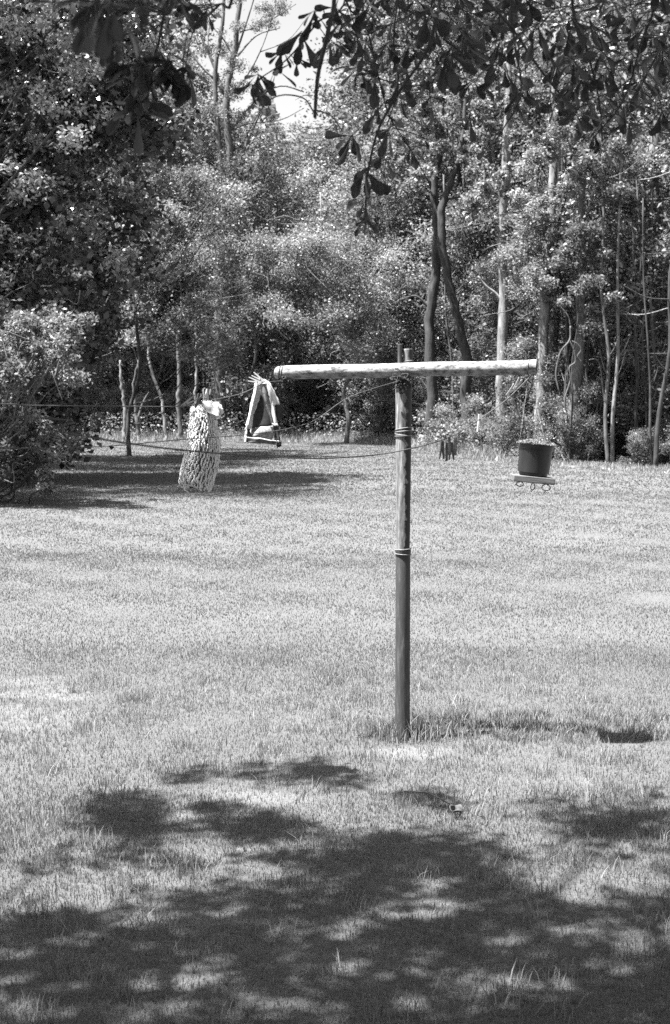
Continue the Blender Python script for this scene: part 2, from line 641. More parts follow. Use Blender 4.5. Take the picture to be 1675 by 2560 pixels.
# ------------------------------------------------------------------ trees
def grow_limbs(mb, base, top, r0, r1, targets, R, bend=0.5, sides=9, limb_r=0.35):
    """a bent trunk and limbs that run from it to the targets"""
    k = 7
    pts = [np.array(base) + (np.array(top) - np.array(base)) * i / (k - 1) for i in range(k)]
    for i in range(1, k - 1):
        pts[i] = pts[i] + np.array([R.normal(0, bend), R.normal(0, bend), 0]) * 0.35
    tr = spline(pts, 4)
    rad = r0 + (r1 - r0) * np.linspace(0, 1, len(tr)) ** 0.8
    rad[0] *= 1.5
    rad[1] *= 1.18
    mb.tube(tr, rad, sides, wob=0.08)
    for t in targets:
        t = np.array(t)
        zrel = t[2] - 0.5 * np.linalg.norm(t[:2] - tr[-1][:2]) - R.uniform(0.2, 0.8)
        i = int(np.argmin(np.abs(tr[:, 2] - zrel)))
        i = min(max(i, 2), len(tr) - 2)
        s = tr[i]
        m1 = s + (t - s) * 0.4 + np.array([0, 0, -0.12 * np.linalg.norm(t - s)]) + R.normal(0, 0.12, 3)
        m2 = s + (t - s) * 0.75 + R.normal(0, 0.15, 3)
        br = spline([s, m1, m2, t], 3)
        mb.tube(br, np.linspace(max(rad[i] * limb_r, 0.02), 0.012, len(br)), 5, cap=False)
    return tr


def crown_clumps(R, H, base, rad, k, top=0.35, centre=(0, 0)):
    c, r = [], []
    for _ in range(k):
        z = R.uniform(0, 1)
        prof = math.sin(math.pi * (0.12 + 0.8 * z ** 0.8)) ** 0.7
        a = R.uniform(0, 2 * math.pi)
        q = math.sqrt(R.uniform(0.05, 1)) * rad * prof
        c.append((centre[0] + math.cos(a) * q, centre[1] + math.sin(a) * q, base + (H - base) * z))
        r.append(R.uniform(0.5, 1.0) * rad * 0.30)
    return np.array(c), np.array(r)


def tree_proto(seed, H, base, rad, k, n, L, r0=0.17, squash=0.85, sprigs=0.5):
    R = np.random.default_rng(seed)
    c, r = crown_clumps(R, H, base, rad, k)
    r = r * 1.25
    mb = MB()
    grow_limbs(mb, (0, 0, -0.3), (R.normal(0, 0.4), R.normal(0, 0.4), H * 0.93), r0, 0.03, c[:: max(1, k // 22)], R)
    for _ in range(90):
        i = R.integers(len(c))
        o_ = unit(np.array([c[i][0], c[i][1], R.normal(0, 0.6)]) + R.normal(0, 0.6, 3))
        s_ = c[i] + o_ * r[i] * 0.3
        e_ = c[i] + o_ * r[i] * R.uniform(1.0, 1.7) + R.normal(0, 0.15, 3)
        mb.tube(spline([s_, (s_ + e_) / 2 + R.normal(0, 0.13, 3), e_], 3), np.linspace(0.022, 0.007, 7) * (0.5 + H / 24), 3, cap=False)
    p, idx = clump_points(c, r, n, R, squash)
    V, Fc = cards(p, L, L * 0.55, R)
    ct = R.uniform(-0.35, 0.35, k)
    big = R.uniform(0, 1, n) < 0.12
    V = V.reshape(n, 4, 3)
    cm = V.mean(axis=1, keepdims=True)
    V = np.where(big[:, None, None], cm + (V - cm) * 1.7, V).reshape(-1, 3)
    tone = np.clip(R.normal(0.45, 0.25, n) + ct[idx], 0, 1)
    return mb.mesh('trunk'), fast_mesh('crown', V, Fc, tone)


def put_tree(name, proto, x, y, s, rz, label, cat='tree', group=None, bark='bark_mid', leaf='leaf_wood', sz=1.0):
    t = empty(name, (x, y, float(gz(x, y))), label, cat, group)
    t.rotation_euler = (0, 0, rz)
    t.scale = (s, s, s * sz)
    for nm, me, mt in (('trunk', proto[0], M[bark]), ('crown', proto[1], M[leaf])):
        o = bpy.data.objects.new(nm, me)
        if not me.materials:
            me.materials.append(mt)
        o.material_slots[0].link = 'OBJECT' if False else 'DATA'
        COL.objects.link(o)
        o.parent = t
        if me.materials[0] != mt:
            o.material_slots[0].link = 'OBJECT'
            o.material_slots[0].material = mt
    return t


BIG = [tree_proto(100 + i, 24, 4.5 + (i % 3), 4.2, 85, 23000, 0.165, 0.16) for i in range(5)]
MID = [tree_proto(200 + i, 13, 2.2 + (i % 3) * 0.6, 3.1, 60, 22000, 0.13, 0.10) for i in range(4)]
LOW = [tree_proto(300 + i, 7.5, 1.0 + i * 0.4, 2.2, 42, 18000, 0.09, 0.05) for i in range(3)]
BRUSH = [tree_proto(500 + i, 4.6, 0.15, 1.7, 36, 16000, 0.075, 0.035) for i in range(2)]
SHRUB = [tree_proto(400 + i, 2.2, 0.1, 1.1, 22, 4200, 0.075, 0.03) for i in range(2)]

R = np.random.default_rng(5)
GA, GB = 455, 900                                  # photo columns of the opening in the tree line


def col(x, y):
    return CX + F * x / y


# far rows
row = 0
for d in (60, 67, 76, 88):
    x = -0.27 * d + R.uniform(0, 2)
    while x < 0.28 * d:
        xx, yy = x + R.normal(0, 0.5), d + R.normal(0, 1.8)
        c = col(xx, yy)
        if GA - 70 < c < GB + 60:
            pr, H0 = MID[R.integers(4)], 13.0
            want = (0.195 + 0.02 * R.normal()) * yy
            if c > 700:
                want *= 1.04
            s = max(0.7, min(1.25, want / H0))
            put_tree('woodland_tree', pr, xx, yy, s, R.uniform(0, 6.28), 'lower leafy tree below the bright gap of sky in the wood',
                     group='lower trees under the gap of sky', leaf='leaf_pale' if R.random() < 0.5 else 'leaf_wood')
        else:
            side = 'left' if c < 500 else 'right'
            put_tree('woodland_tree', BIG[R.integers(5)], xx, yy, R.uniform(0.95, 1.12), R.uniform(0, 6.28),
                     'tall leafy tree deep in the wood left of the sky gap' if side == 'left' else 'tall leafy tree deep in the wood right of the sky gap',
                     group='tall trees deep in the wood, %s part' % side, bark='bark_dark')
        x += R.uniform(3.2, 4.6)
# right-hand block, closer
for (xf, d, k, s) in ((1700, 41, 0, 0.85), (1560, 46, 1, 0.9), (1480, 52, 2, 0.95), (1340, 56, 3, 0.95), (1800, 50, 4, 0.95), (1640, 57, 0, 1.0), (1150, 57, 1, 0.8)):
    xx = (xf - CX) / F * d
    put_tree('woodland_tree', BIG[k], xx, d, s, R.uniform(0, 6.28), 'tall leafy tree in the dark right-hand block of the wood edge',
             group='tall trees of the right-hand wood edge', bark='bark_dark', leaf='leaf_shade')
# understorey along the edge
for i, xf in enumerate(np.linspace(150, 1720, 27)):
    d0 = 55.0
    for _ in range(4):
        d0 = float(edge_d((xf - CX) / F * d0)) + 3.5
    d0 += R.uniform(0, 5) + (7 if 1000 < xf < 1430 else 0)
    xx = (xf - CX) / F * d0
    pale = 560 < xf < 1420
    pr = LOW[R.integers(3)]
    put_tree('understorey_tree', pr, xx, d0, R.uniform(0.75, 1.25), R.uniform(0, 6.28),
             'small pale leaved understorey tree at the sunny middle of the wood edge' if pale else 'small understorey tree in the shady wood edge',
             group='understorey trees, pale middle stretch' if pale else 'understorey trees, shady ends', leaf='leaf_pale' if pale else 'leaf_wood', bark='bark_mid')
for i, xf in enumerate(list(np.linspace(500, 1040, 13)) + [210, 300, 390, 460, 1320]):
    d0 = 55.0
    for _ in range(4):
        d0 = float(edge_d((xf - CX) / F * d0)) + 2.8
    d0 += R.uniform(0, 2.5)
    put_tree('brush_tree', BRUSH[i % 2], (xf - CX) / F * d0, d0, R.uniform(0.6, 1.1), R.uniform(0, 6.28),
             'fine twiggy brush reaching down to the grass behind the crossbar' if 500 <= xf <= 1040 else 'fine twiggy brush between the trunks of the wood edge', 'bush',
             group='twiggy brush behind the crossbar' if 500 <= xf <= 1040 else 'twiggy brush between the trunks', leaf='leaf_pale' if 500 <= xf <= 1040 else 'leaf_wood')
for i in range(26):
    xf = R.uniform(180, 1350)
    d0 = 55.0
    for _ in range(4):
        d0 = float(edge_d((xf - CX) / F * d0)) + 1.2
    d0 += R.uniform(0, 3)
    put_tree('edge_shrub', SHRUB[i % 2], (xf - CX) / F * d0, d0, R.uniform(0.45, 0.9), R.uniform(0, 6.28),
             'low leafy shrub at the foot of the wood edge', 'shrub', 'low shrubs along the foot of the wood', leaf='leaf_wood' if R.random() < .5 else 'leaf_pale')


def px_trunk(name, pts, d, widths, label, bark, cat='tree', crown=None, lean=0, group=None, extra=()):
    """a trunk drawn through photo points at its own distance, crown above"""
    W = [P(x, y, d) for x, y in pts]
    base = W[0].copy()
    base[2] = float(gz(base[0], d)) - 0.1
    if W[0][2] > base[2] + 0.15:
        W = [base] + W
        widths = [widths[0]] + list(widths)
    else:
        W[0] = base
    org = np.array([base[0], base[1], float(gz(base[0], d))])
    t = empty(name, org, label, cat, group)
    w = [q - org for q in W]
    path = spline(w, 5)
    rr = np.interp(np.linspace(0, 1, len(path)), np.linspace(0, 1, len(widths)), [a / F * d / 2 for a in widths])
    rr[0] *= 1.3
    mb = MB()
    path = path + np.random.default_rng(len(pts) * 7 + int(pts[0][0])).normal(0, 0.02, path.shape) * np.array([1, 1, 0])
    mb.tube(path, rr, 12, wob=0.07)
    for e in extra:
        ep = spline([P(x, y, d) - org for x, y in e[0]], 4)
        mb.tube(ep, np.linspace(e[1], e[2], len(ep)) / F * d / 2, 7, wob=0.05)
    mb.build('trunk', M[bark], t)
    if crown:
        c, r, n, L, leaf = crown
        c = np.array(c)
        Rr = np.random.default_rng(n)
        p, idx = clump_points(c, r, n, Rr, 0.65)
        V, Fc = cards(p - org, L, L * 0.55, Rr)
        ct = Rr.uniform(-0.2, 0.2, len(c))
        link('crown', fast_mesh('crown', V, Fc, np.clip(Rr.normal(0.5, 0.22, n) + ct[idx], 0, 1)), M[leaf], t)
    return t


HOLLOWS = [(250, 500, 110, 130), (110, 640, 80, 80), (215, 1000, 140, 75), (300, 800, 90, 110), (40, 300, 60, 60), (330, 330, 60, 60), (60, 900, 70, 40)]


def region_clumps(boxes, d0, d1, k, rpx, R, hollow=False):
    c, r = [], []
    tot = sum(b[4] if len(b) > 4 else 1 for b in boxes)
    for b in boxes:
        m = int(k * (b[4] if len(b) > 4 else 1) / tot)
        for _ in range(m):
            d = R.uniform(d0, d1)
            qx, qy = R.uniform(b[0], b[2]), R.uniform(b[1], b[3])
            if hollow and d < d1 - 0.9 and any(((qx - e[0]) / e[2]) ** 2 + ((qy - e[1]) / e[3]) ** 2 < 1 for e in HOLLOWS):
                continue
            q = P(qx, qy, d)
            if q[2] < 0.4:
                continue
            c.append(q)
            r.append(R.uniform(0.6, 1.2) * rpx / F * d)
    return np.array(c), np.array(r)


R = np.random.default_rng(21)
# twin-stemmed tree seen against the gap of sky
c, r = region_clumps([(440, 60, 640, 330, 1), (380, 280, 760, 470, 1), (450, -40, 720, 70, 1.1), (450, 60, 600, 300, 1.0), (820, 60, 900, 330, .5)], 56, 60, 110, 24, R)
px_trunk('gap_tree', [(552, 1120), (548, 700), (556, 560), (572, 470), (574, 380), (566, 250), (588, 120), (604, -60)], 58.5, [30, 27, 26, 24, 19, 17, 14, 10],
         'slender forked tree with bare limbs standing against the bright sky', 'bark_mid', crown=(c, r, 22000, 0.09, 'leaf_wood'),
         extra=[([(560, 480), (545, 330), (538, 180), (556, 60), (562, -60)], 15, 8), ([(566, 250), (520, 130), (480, 40), (470, -40)], 7, 3),
                ([(586, 150), (640, 90), (700, 70)], 6, 2), ([(572, 330), (640, 250), (700, 215), (760, 230)], 7, 3),
                ([(556, 520), (600, 400), (660, 260)], 9, 4), ([(552, 560), (510, 470), (440, 450), (380, 460)], 8, 3),
                ([(566, 250), (610, 200), (650, 130), (690, 20)], 5, 2), ([(586, 150), (560, 100), (520, 50), (500, -20)], 5, 2), ([(650, 130), (720, 100), (770, 40)], 3, 1.5),
                ([(545, 330), (500, 300), (470, 240), (450, 160)], 5, 2), ([(538, 180), (520, 110), (530, 30)], 4, 2), ([(572, 330), (620, 310), (700, 300), (760, 270)], 4, 2), ([(600, 80), (660, 60), (740, 10)], 4, 2),
                ([(538, 200), (490, 150), (440, 60)], 6, 2), ([(588, 140), (615, 60), (640, -20)], 6, 3), ([(560, 480), (640, 450), (740, 430)], 6, 3)])
c, r = region_clumps([(960, 180, 1260, 440, 1), (1000, 380, 1200, 470, .3)], 48.2, 51, 34, 28, R)
px_trunk('curved_tree', [(1076, 1100), (1080, 960), (1074, 800), (1092, 640), (1090, 540), (1084, 460), (1100, 380), (1110, 200)], 51, [32, 27, 24, 24, 22, 18, 14, 10],
         'dark curved trunk, left one of the crossing pair behind the crossbar', 'bark_dark', crown=(c, r, 9000, 0.15, 'leaf_wood'),
         extra=[([(1084, 470), (1040, 400), (990, 380)], 10, 4), ([(1074, 770), (1040, 740), (1000, 750)], 7, 3)])
px_trunk('curved_tree', [(1172, 1085), (1164, 1000), (1166, 900), (1140, 780), (1120, 690), (1104, 600), (1106, 520), (1120, 470), (1150, 380), (1170, 200)], 50, [34, 27, 25, 22, 21, 21, 20, 16, 12, 8],
         'dark leaning trunk, right one of the crossing pair behind the crossbar', 'bark_dark',
         extra=[([(1166, 900), (1140, 820), (1150, 740)], 8, 4), ([(1110, 500), (1160, 490), (1200, 480)], 7, 3)])
c, r = region_clumps([(1180, 100, 1340, 560, 1)], 44.5, 47, 22, 26, R)
px_trunk('straight_tree', [(1256, 1105), (1252, 1000), (1258, 800), (1257, 640), (1262, 480), (1268, 300), (1272, 100)], 47, [34, 27, 26, 24, 21, 18, 12],
         'straight pale trunk between the crossing pair and the hanging pot', 'bark_pale', crown=(c, r, 6000, 0.13, 'leaf_wood'),
         extra=[([(1257, 760), (1240, 735), (1215, 715), (1195, 690)], 10, 4), ([(1262, 500), (1300, 470), (1350, 440)], 7, 3)])
c, r = region_clumps([(1290, 80, 1480, 520, 1), (1300, 500, 1460, 760, 1)], 40.5, 43, 46, 30, R)
px_trunk('pine_tree', [(1348, 1150), (1352, 1000), (1358, 850), (1366, 700), (1380, 480), (1386, 300), (1390, 60)], 43, [36, 29, 27, 25, 22, 18, 14],
         'pale trunk directly behind the hanging pot, left of two', 'bark_pale', crown=(c, r, 15000, 0.10, 'leaf_wood'))
px_trunk('pine_tree', [(1384, 1150), (1380, 1000), (1382, 850), (1390, 560), (1392, 460), (1388, 300), (1400, 60)], 44, [40, 34, 31, 28, 24, 20, 14],
         'thicker pale trunk directly behind the hanging pot, right of two', 'bark_pale',
         extra=[([(1382, 640), (1440, 560), (1500, 520)], 9, 4)])
c, r = region_clumps([(1390, 200, 1560, 820, 1)], 38.8, 41, 36, 30, R)
px_trunk('broad_tree', [(1440, 1140), (1436, 1040), (1440, 960), (1452, 820), (1450, 640), (1460, 400)], 41, [46, 32, 28, 25, 20, 14],
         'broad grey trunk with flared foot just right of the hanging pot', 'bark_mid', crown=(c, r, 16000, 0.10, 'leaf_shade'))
px_trunk('dark_tree', [(1636, 1130), (1632, 1000), (1630, 800), (1640, 600), (1640, 300)], 41, [26, 22, 20, 18, 12],
         'black upright trunk at the far right of the wood edge', 'bark_dark')
px_trunk('dark_tree', [(1568, 1090), (1572, 900), (1570, 700), (1576, 500), (1570, 200)], 48, [26, 24, 24, 20, 14],
         'dark upright trunk standing second from the right edge of the photo', 'bark_dark')
px_trunk('sapling', [(1512, 1110), (1512, 1000), (1510, 900), (1514, 760)], 43, [12, 10, 8, 5], 'thin pale sapling between the broad grey trunk and the dark trunks', 'bark_pale')
px_trunk('sapling', [(310, 1075), (312, 1030), (308, 990), (304, 960), (300, 900)], 56.5, [10, 9, 8, 7, 4], 'short pale sapling left of the leaning sapling', 'bark_pale')
px_trunk('sapling', [(415, 1085), (408, 1020), (398, 980), (380, 930), (372, 880), (362, 820)], 56, [9, 8, 7, 7, 6, 4], 'thin pale sapling leaning to the left at the wood edge', 'bark_pale')
px_trunk('sapling', [(452, 1080), (446, 1000), (450, 960), (446, 880), (444, 820)], 57, [13, 12, 11, 9, 6], 'thicker crooked sapling behind the left end of the clothesline', 'bark_mid')
px_trunk('sapling', [(488, 1060), (488, 1000), (490, 950), (490, 880), (491, 800)], 57.5, [8, 7, 7, 6, 4], 'straight thin sapling directly above the shaggy mat', 'bark_pale')
px_trunk('sapling', [(345, 1070), (338, 1010), (334, 960), (344, 900)], 57, [10, 8, 5, 3], 'forked little sapling between the short and the leaning saplings', 'bark_mid', extra=[([(344, 1050), (356, 1010), (372, 980)], 7, 3)])
False and px_trunk('tree_stump', [(226, 1075), (222, 1040), (220, 1010)], 54, [36, 26, 22], 'pale broken stump beside the dark evergreen at the lawn edge', 'bark_mid', 'stump')

# looping pale vines on the broad tree
def vines():
    t = empty('hanging_vine', P(1424, 850, 40.2), 'pale looping vine hanging in front of the wood right of the pot', 'vine')
    o0 = P(1424, 850, 40.2)
    for pts, w in (([(1426, 815), (1424, 850), (1404, 875), (1394, 905), (1390, 940), (1398, 980)], 4.5), ([(1424, 850), (1436, 880), (1438, 905), (1424, 918), (1426, 950), (1412, 1000), (1420, 1050)], 4),
                   ([(1430, 852), (1446, 862), (1452, 876), (1444, 890), (1454, 905)], 3), ([(1472, 900), (1490, 898), (1500, 915), (1506, 960), (1512, 1010)], 3.5), ([(1594, 860), (1588, 872), (1572, 876), (1560, 874)], 5),
                   ([(1584, 900), (1590, 920), (1592, 950), (1590, 1000)], 4), ([(1600, 800), (1604, 830), (1596, 860)], 3), ([(1396, 760), (1420, 790), (1426, 815)], 3), ([(1578, 560), (1584, 590), (1582, 640), (1590, 680)], 5)):
        mb = MB()
        mb.tube(spline([P(x, y, 40.2) - o0 for x, y in pts], 5), w / F * 40.2 / 2, 5, wob=0.15)
        mb.build('vine', M['bark_mid'], t)


vines()

# thin stems under the crowns
stem_meshes = []
for k in range(4):
    Rk = np.random.default_rng(50 + k)
    mb = MB()
    pts = [np.array([0, 0, -0.2])]
    for z in (1.2, 2.6, 4.2, 6.0, 8.5):
        pts.append(np.array([Rk.normal(0, 0.06 + z * 0.012), Rk.normal(0, 0.06), z]))
    path = spline(pts, 3)
    mb.tube(path, np.linspace(0.055, 0.02, len(path)), 6, wob=0.1)
    for _ in range(5):
        i = Rk.integers(5, len(path) - 2)
        e = path[i] + np.array([Rk.normal(0, 0.9), Rk.normal(0, 0.6), Rk.uniform(0.1, 0.8)])
        mb.tube(spline([path[i], (path[i] + e) / 2 + np.array([0, 0, -0.1]), e], 3), 0.012, 4, cap=False)
    stem_meshes.append(mb.mesh('thin_sapling'))
R = np.random.default_rng(77)
for i in range(52):
    xf = R.uniform(1395, 1700) if i % 2 else R.uniform(180, 1400)
    d0 = 55.0
    for _ in range(4):
        d0 = float(edge_d((xf - CX) / F * d0)) + 2
    d0 += R.uniform(0, 3 if i % 4 == 1 else 9) - (1.5 if i % 4 == 1 else 0)
    x = (xf - CX) / F * d0
    bk = ['bark_dark', 'bark_dark', 'bark_mid', 'bark_mid', 'bark_pale'][R.integers(5)]
    o = bpy.data.objects.new('thin_sapling', stem_meshes[i % 4])
    if not stem_meshes[i % 4].materials:
        stem_meshes[i % 4].materials.append(M['bark_mid'])
    COL.objects.link(o)
    o.material_slots[0].link = 'OBJECT'
    o.material_slots[0].material = M[bk]
    o.location = (x, d0, float(gz(x, d0)))
    o.rotation_euler = (R.normal(0, 0.03), R.normal(0, 0.035), R.uniform(0, 6.28))
    s = R.uniform(0.6, 1.3)
    o.scale = (s, s, s)
    rt = xf > 1395
    tag(o, 'thin upright stem in the dark gap under the right-hand crowns' if rt else 'thin upright stem under the crowns along the wood edge', 'sapling',
        'thin stems of the right-hand wood' if rt else 'thin stems along the wood edge')


for i, xf in enumerate((1420, 1475, 1530, 1590, 1640, 1680)):
    d0 = 40.0
    for _ in range(4):
        d0 = float(edge_d((xf - CX) / F * d0)) + 2.5
    d0 += R.uniform(0, 4)
    put_tree('brush_tree', BRUSH[i % 2], (xf - CX) / F * d0, d0, R.uniform(0.45, 0.75), R.uniform(0, 6.28),
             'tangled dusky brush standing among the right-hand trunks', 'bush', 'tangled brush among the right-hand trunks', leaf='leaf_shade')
for i in range(16):
    xf = 1390 + i * 20 + R.uniform(-8, 8)
    d0 = 40.0
    for _ in range(4):
        d0 = float(edge_d((xf - CX) / F * d0)) + 0.9
    d0 += R.uniform(0, 4)
    put_tree('edge_shrub', SHRUB[i % 2], (xf - CX) / F * d0, d0, R.uniform(0.3, 0.62), R.uniform(0, 6.28),
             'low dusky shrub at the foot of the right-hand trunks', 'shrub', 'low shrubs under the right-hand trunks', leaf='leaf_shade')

# fringe of weeds where lawn meets wood
def fringe():
    R = np.random.default_rng(31)
    n = 32000
    X = R.uniform(-16, 14.0, n)
    Y = edge_d(X) + R.normal(0.6, 1.0, n)
    h = R.uniform(0.1, 0.5, n) * np.clip(1.2 - np.abs(Y - edge_d(X) - 1) * 0.35, 0.25, 1)
    h = h * np.where(X > 5, 0.35, 1.0)
    v, f, t = blades(X, Y, h, np.full(n, 0.035), 1, R, 0.4)
    m = 16000
    X2 = R.uniform(-16, 4.5, m)
    Y2 = edge_d(X2) + np.abs(R.normal(1.4, 1.6, m))
    C = np.stack([X2, Y2, gz(X2, Y2) + R.uniform(0.02, 1, m) ** 2 * 1.1], 1)
    V2, F2 = cards(C, 0.12, 0.07, R)
    me = fast_mesh('weed_blades', v, f, t)
    me2 = fast_mesh('weed_leaves', V2, F2, R.uniform(0, 1, m))
    tag(link('edge_weeds', me, M['weed']), 'fringe of long pale grass where the lawn meets the wood', kind='stuff')
    tag(link('undergrowth', me2, M['leaf_wood']), 'low leafy undergrowth along the foot of the wood', kind='stuff')


fringe()


def distant_mass():
    R = np.random.default_rng(91)
    n = 90000
    Y = R.uniform(92, 106, n)
    X = R.uniform(-0.55, 0.5, n) * Y
    c = col(X, Y)
    gap = np.clip(np.minimum(c - 400, 960 - c) / 120, 0, 1)
    topz = 34 - gap * (34 - (2 + 0.185 * Y)) + 1.6 * np.sin(X * 0.9) + 1.0 * np.sin(X * 2.3)
    Z = R.uniform(0, 1, n) ** 0.9 * topz + 1
    V, Fc = cards(np.stack([X, Y, Z], 1), 0.62, 0.42, R)
    tag(link('distant_woods', fast_mesh('distant_woods', V, Fc, R.uniform(0, 0.8, n)), M['leaf_wood']),
        'far mass of foliage that closes the view between the trees', kind='stuff')


distant_mass()

# ---- trees at the left side of the lawn
R = np.random.default_rng(41)


def side_tree(name, tx, ty, boxes, d0, d1, k, rpx, n, L, leaf, bark, H, r0, label, cat='tree', nl=30, twigs=0, up=0.3, offframe=(), core=0):
    z = float(gz(tx, ty))
    t = empty(name, (tx, ty, z), label, cat)
    org = np.array([tx, ty, z])
    c, r = region_clumps(boxes, d0, d1, k, rpx, R, name == 'evergreen_tree')
    if len(offframe):
        c = np.vstack([c, np.array([o[:3] for o in offframe])])
        r = np.concatenate([r, np.array([o[3] for o in offframe])])
    mb = MB()
    sel = R.permutation(len(c))[:nl]
    grow_limbs(mb, (0, 0, -0.2), (0.3, 0.2, H), r0, 0.04, c[sel] - org, R, limb_r=0.3)
    mb.build('trunk', M[bark], t)
    p, idx = clump_points(c, r, n, R, 0.7)
    p = p[p[:, 2] > gz(p[:, 0], p[:, 1]) + 0.03]
    m = len(p)
    V, Fc = cards(p - org, L, L * 0.55, R, up)
    ct = R.uniform(-0.25, 0.3, len(c))
    if core > 20000:
        hi = np.clip((p[:, 2] - 5.2) / 2.5, 0, 1) * 0.35       # paler towards the upper crown
    else:
        hi = 0.0
    link('crown', fast_mesh('crown', V, Fc, np.clip(R.normal(0.4, 0.25, m) + ct[idx[:m]] + hi, 0, 1)), M[leaf], t)
    if core:  # dark leaves added behind the crown to deepen the shade in its hollows
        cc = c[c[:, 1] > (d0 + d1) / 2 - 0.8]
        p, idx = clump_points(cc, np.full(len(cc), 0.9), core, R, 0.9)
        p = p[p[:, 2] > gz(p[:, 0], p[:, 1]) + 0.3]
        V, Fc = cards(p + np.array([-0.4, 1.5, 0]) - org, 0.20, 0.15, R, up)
        link('added_shade_foliage', fast_mesh('added_shade_foliage', V, Fc, R.uniform(0, 0.25, len(p))), M[leaf], t)['kind'] = 'stuff'
    if twigs:
        mb = MB()
        for _ in range(twigs):
            i = R.integers(len(c))
            s = c[i] - org
            s = s + np.array([R.normal(0, 0.2), -r[i] * 0.9, R.normal(0, 0.2)])
            dv = np.array([R.normal(0, 1), -0.2, R.normal(0, 0.6)])
            dv = dv / np.linalg.norm(dv) * R.uniform(0.4, 1.2) * max(1, d0 / 32)
            q1, q2 = s + dv * 0.35 + R.normal(0, 0.11, 3), s + dv * 0.7 + R.normal(0, 0.13, 3)
            mb.tube(spline([s, q1, q2, s + dv], 3), np.linspace(0.011, 0.004, 10) * max(1, d0 / 30), 4, cap=False)
        mb.build('twig', M['bark_mid'], t).__setitem__('kind', 'stuff')
    return t


off = [(-14 + 1.6 * math.sin(i * 2.1), 30 + 2.6 * math.cos(i * 1.3), 2 + i * 0.62, 1.5) for i in range(22)] + \
      [(-9.0 + 2.6 * math.sin(i * 1.9), 29.5 + 2.6 * math.cos(i * 1.7), 11.5 + (i % 6) * 0.9, 1.5) for i in range(20)]
side_tree('evergreen_tree', -9.2, 31.0,
          [(-260, -60, 470, 160, 2.2), (-260, 160, 440, 420, 2.6), (-260, 420, 370, 660, 2.4), (-260, 660, 330, 880, 1.8), (-260, 880, 215, 1100, 1.2), (-260, 1080, 110, 1200, 0.5)],
          28.0, 33.5, 210, 46, 100000, 0.112, 'leaf_dark', 'bark_dark', 12, 0.28,
          'massive dark evergreen tree filling the left side above the lawn', nl=22, twigs=60, offframe=off, core=30000)
off2 = [(-9.6 + 2.6 * math.sin(i * 2.1), 39.5 + 2.8 * math.cos(i * 1.3), 6 + (i * 0.47) % 9, 1.6) for i in range(34)]
side_tree('evergreen_tree', -11.2, 40.0, [(-200, 100, 300, 700, 1)], 38, 42, 40, 46, 30000, 0.16, 'leaf_dark', 'bark_dark', 12, 0.26,
          'second dark evergreen standing behind the massive one at the left', nl=30, offframe=off2, core=10000)
side_tree('light_leaved_tree', -6.9, 27.2, [(-160, 790, 215, 870, 1.2), (-160, 860, 190, 960, 1.4), (-160, 950, 60, 1010, 0.4)], 25.5, 27.5, 50, 36, 16000, 0.085, 'leaf_pale', 'bark_mid', 2.9, 0.08,
          'small light leaved tree in front of the dark evergreen', twigs=12)
side_tree('lawn_bush', -6.6, 27.4, [(-160, 960, 90, 1060, 1), (-160, 1060, 190, 1150, 1.6), (-160, 1130, 130, 1230, 1)], 26.3, 28.2, 60, 32, 15000, 0.10, 'leaf_wood', 'bark_dark', 1.9, 0.06,
          'rounded bush whose branches touch the lawn at the left edge', 'bush', twigs=18)
side_tree('hazy_side_tree', -6.5, 45.0, [(330, 420, 640, 560, 1.1), (360, 540, 620, 760, 1.2), (300, 560, 420, 860, 1.0), (420, 740, 600, 900, 0.6)], 43, 49, 70, 46, 34000, 0.095, 'leaf_wood', 'bark_dark', 8.5, 0.07,
          'feathery tree with sideways twigs right of the dark evergreen', twigs=90)
side_tree('bright_bushy_tree', 0.4, 54, [(640, 600, 980, 720, 1.4), (660, 700, 1010, 830, 1.4), (700, 560, 880, 640, 0.6), (900, 830, 1020, 940, 0.5)], 52, 55, 60, 46, 34000, 0.10, 'leaf_pale', 'bark_mid', 6.5, 0.1,
          'bright bushy tree behind the left half of the crossbar', twigs=60)
side_tree('vine_tree', 6.8, 43, [(1290, 470, 1600, 640, 1.2), (1400, 620, 1690, 760, 1.0), (1230, 560, 1400, 740, 0.7)], 41.5, 45, 50, 40, 24000, 0.09, 'leaf_wood', 'bark_dark', 8.5, 0.08,
          'vine hung tree with pale leaf sprays above the hanging pot', twigs=50)




# ------------------------------------------------------------------ overhead oak
def leaf_mesh(seed, curl):
    """spatulate leaf, 1 unit long, stalk at the origin, tip at +Y"""
    Rk = np.random.default_rng(seed)
    ts = [0, 0.12, 0.3, 0.5, 0.68, 0.82, 0.93, 1.0]
    ws = [0.012, 0.016, 0.035, 0.08, 0.135, 0.16, 0.125, 0.03]
    mb = MB()
    V, Fc = [], []
    tw = Rk.normal(0, 0.15)
    for t, w in zip(ts, ws):
        z = -curl * t * t
        for s in (-1, 0, 1):
            V.append((s * w * (1 + 0.1 * Rk.normal()), t, z + abs(s) * w * 0.35 + s * tw * w * t))
    for i in range(len(ts) - 1):
        a = i * 3
        Fc += [(a, a + 1, a + 4, a + 3), (a + 1, a + 2, a + 5, a + 4)]
    return V, Fc


LEAFV = [leaf_mesh(i, c) for i, c in enumerate((0.05, 0.18, 0.3, -0.08, 0.12))]
leaf_meshes = []
for V, Fc in LEAFV:
    me = bpy.data.meshes.new('leaf')
    me.from_pydata(V, [], Fc)
    me.polygons.foreach_set('use_smooth', np.ones(len(me.polygons), bool))
    at = me.attributes.new('tone', 'FLOAT', 'FACE')
    at.data.foreach_set('value', np.full(len(Fc), 0.5, np.float32))
    me.materials.append(M['leaf_oak'])
    me.update()
    leaf_meshes.append(me)


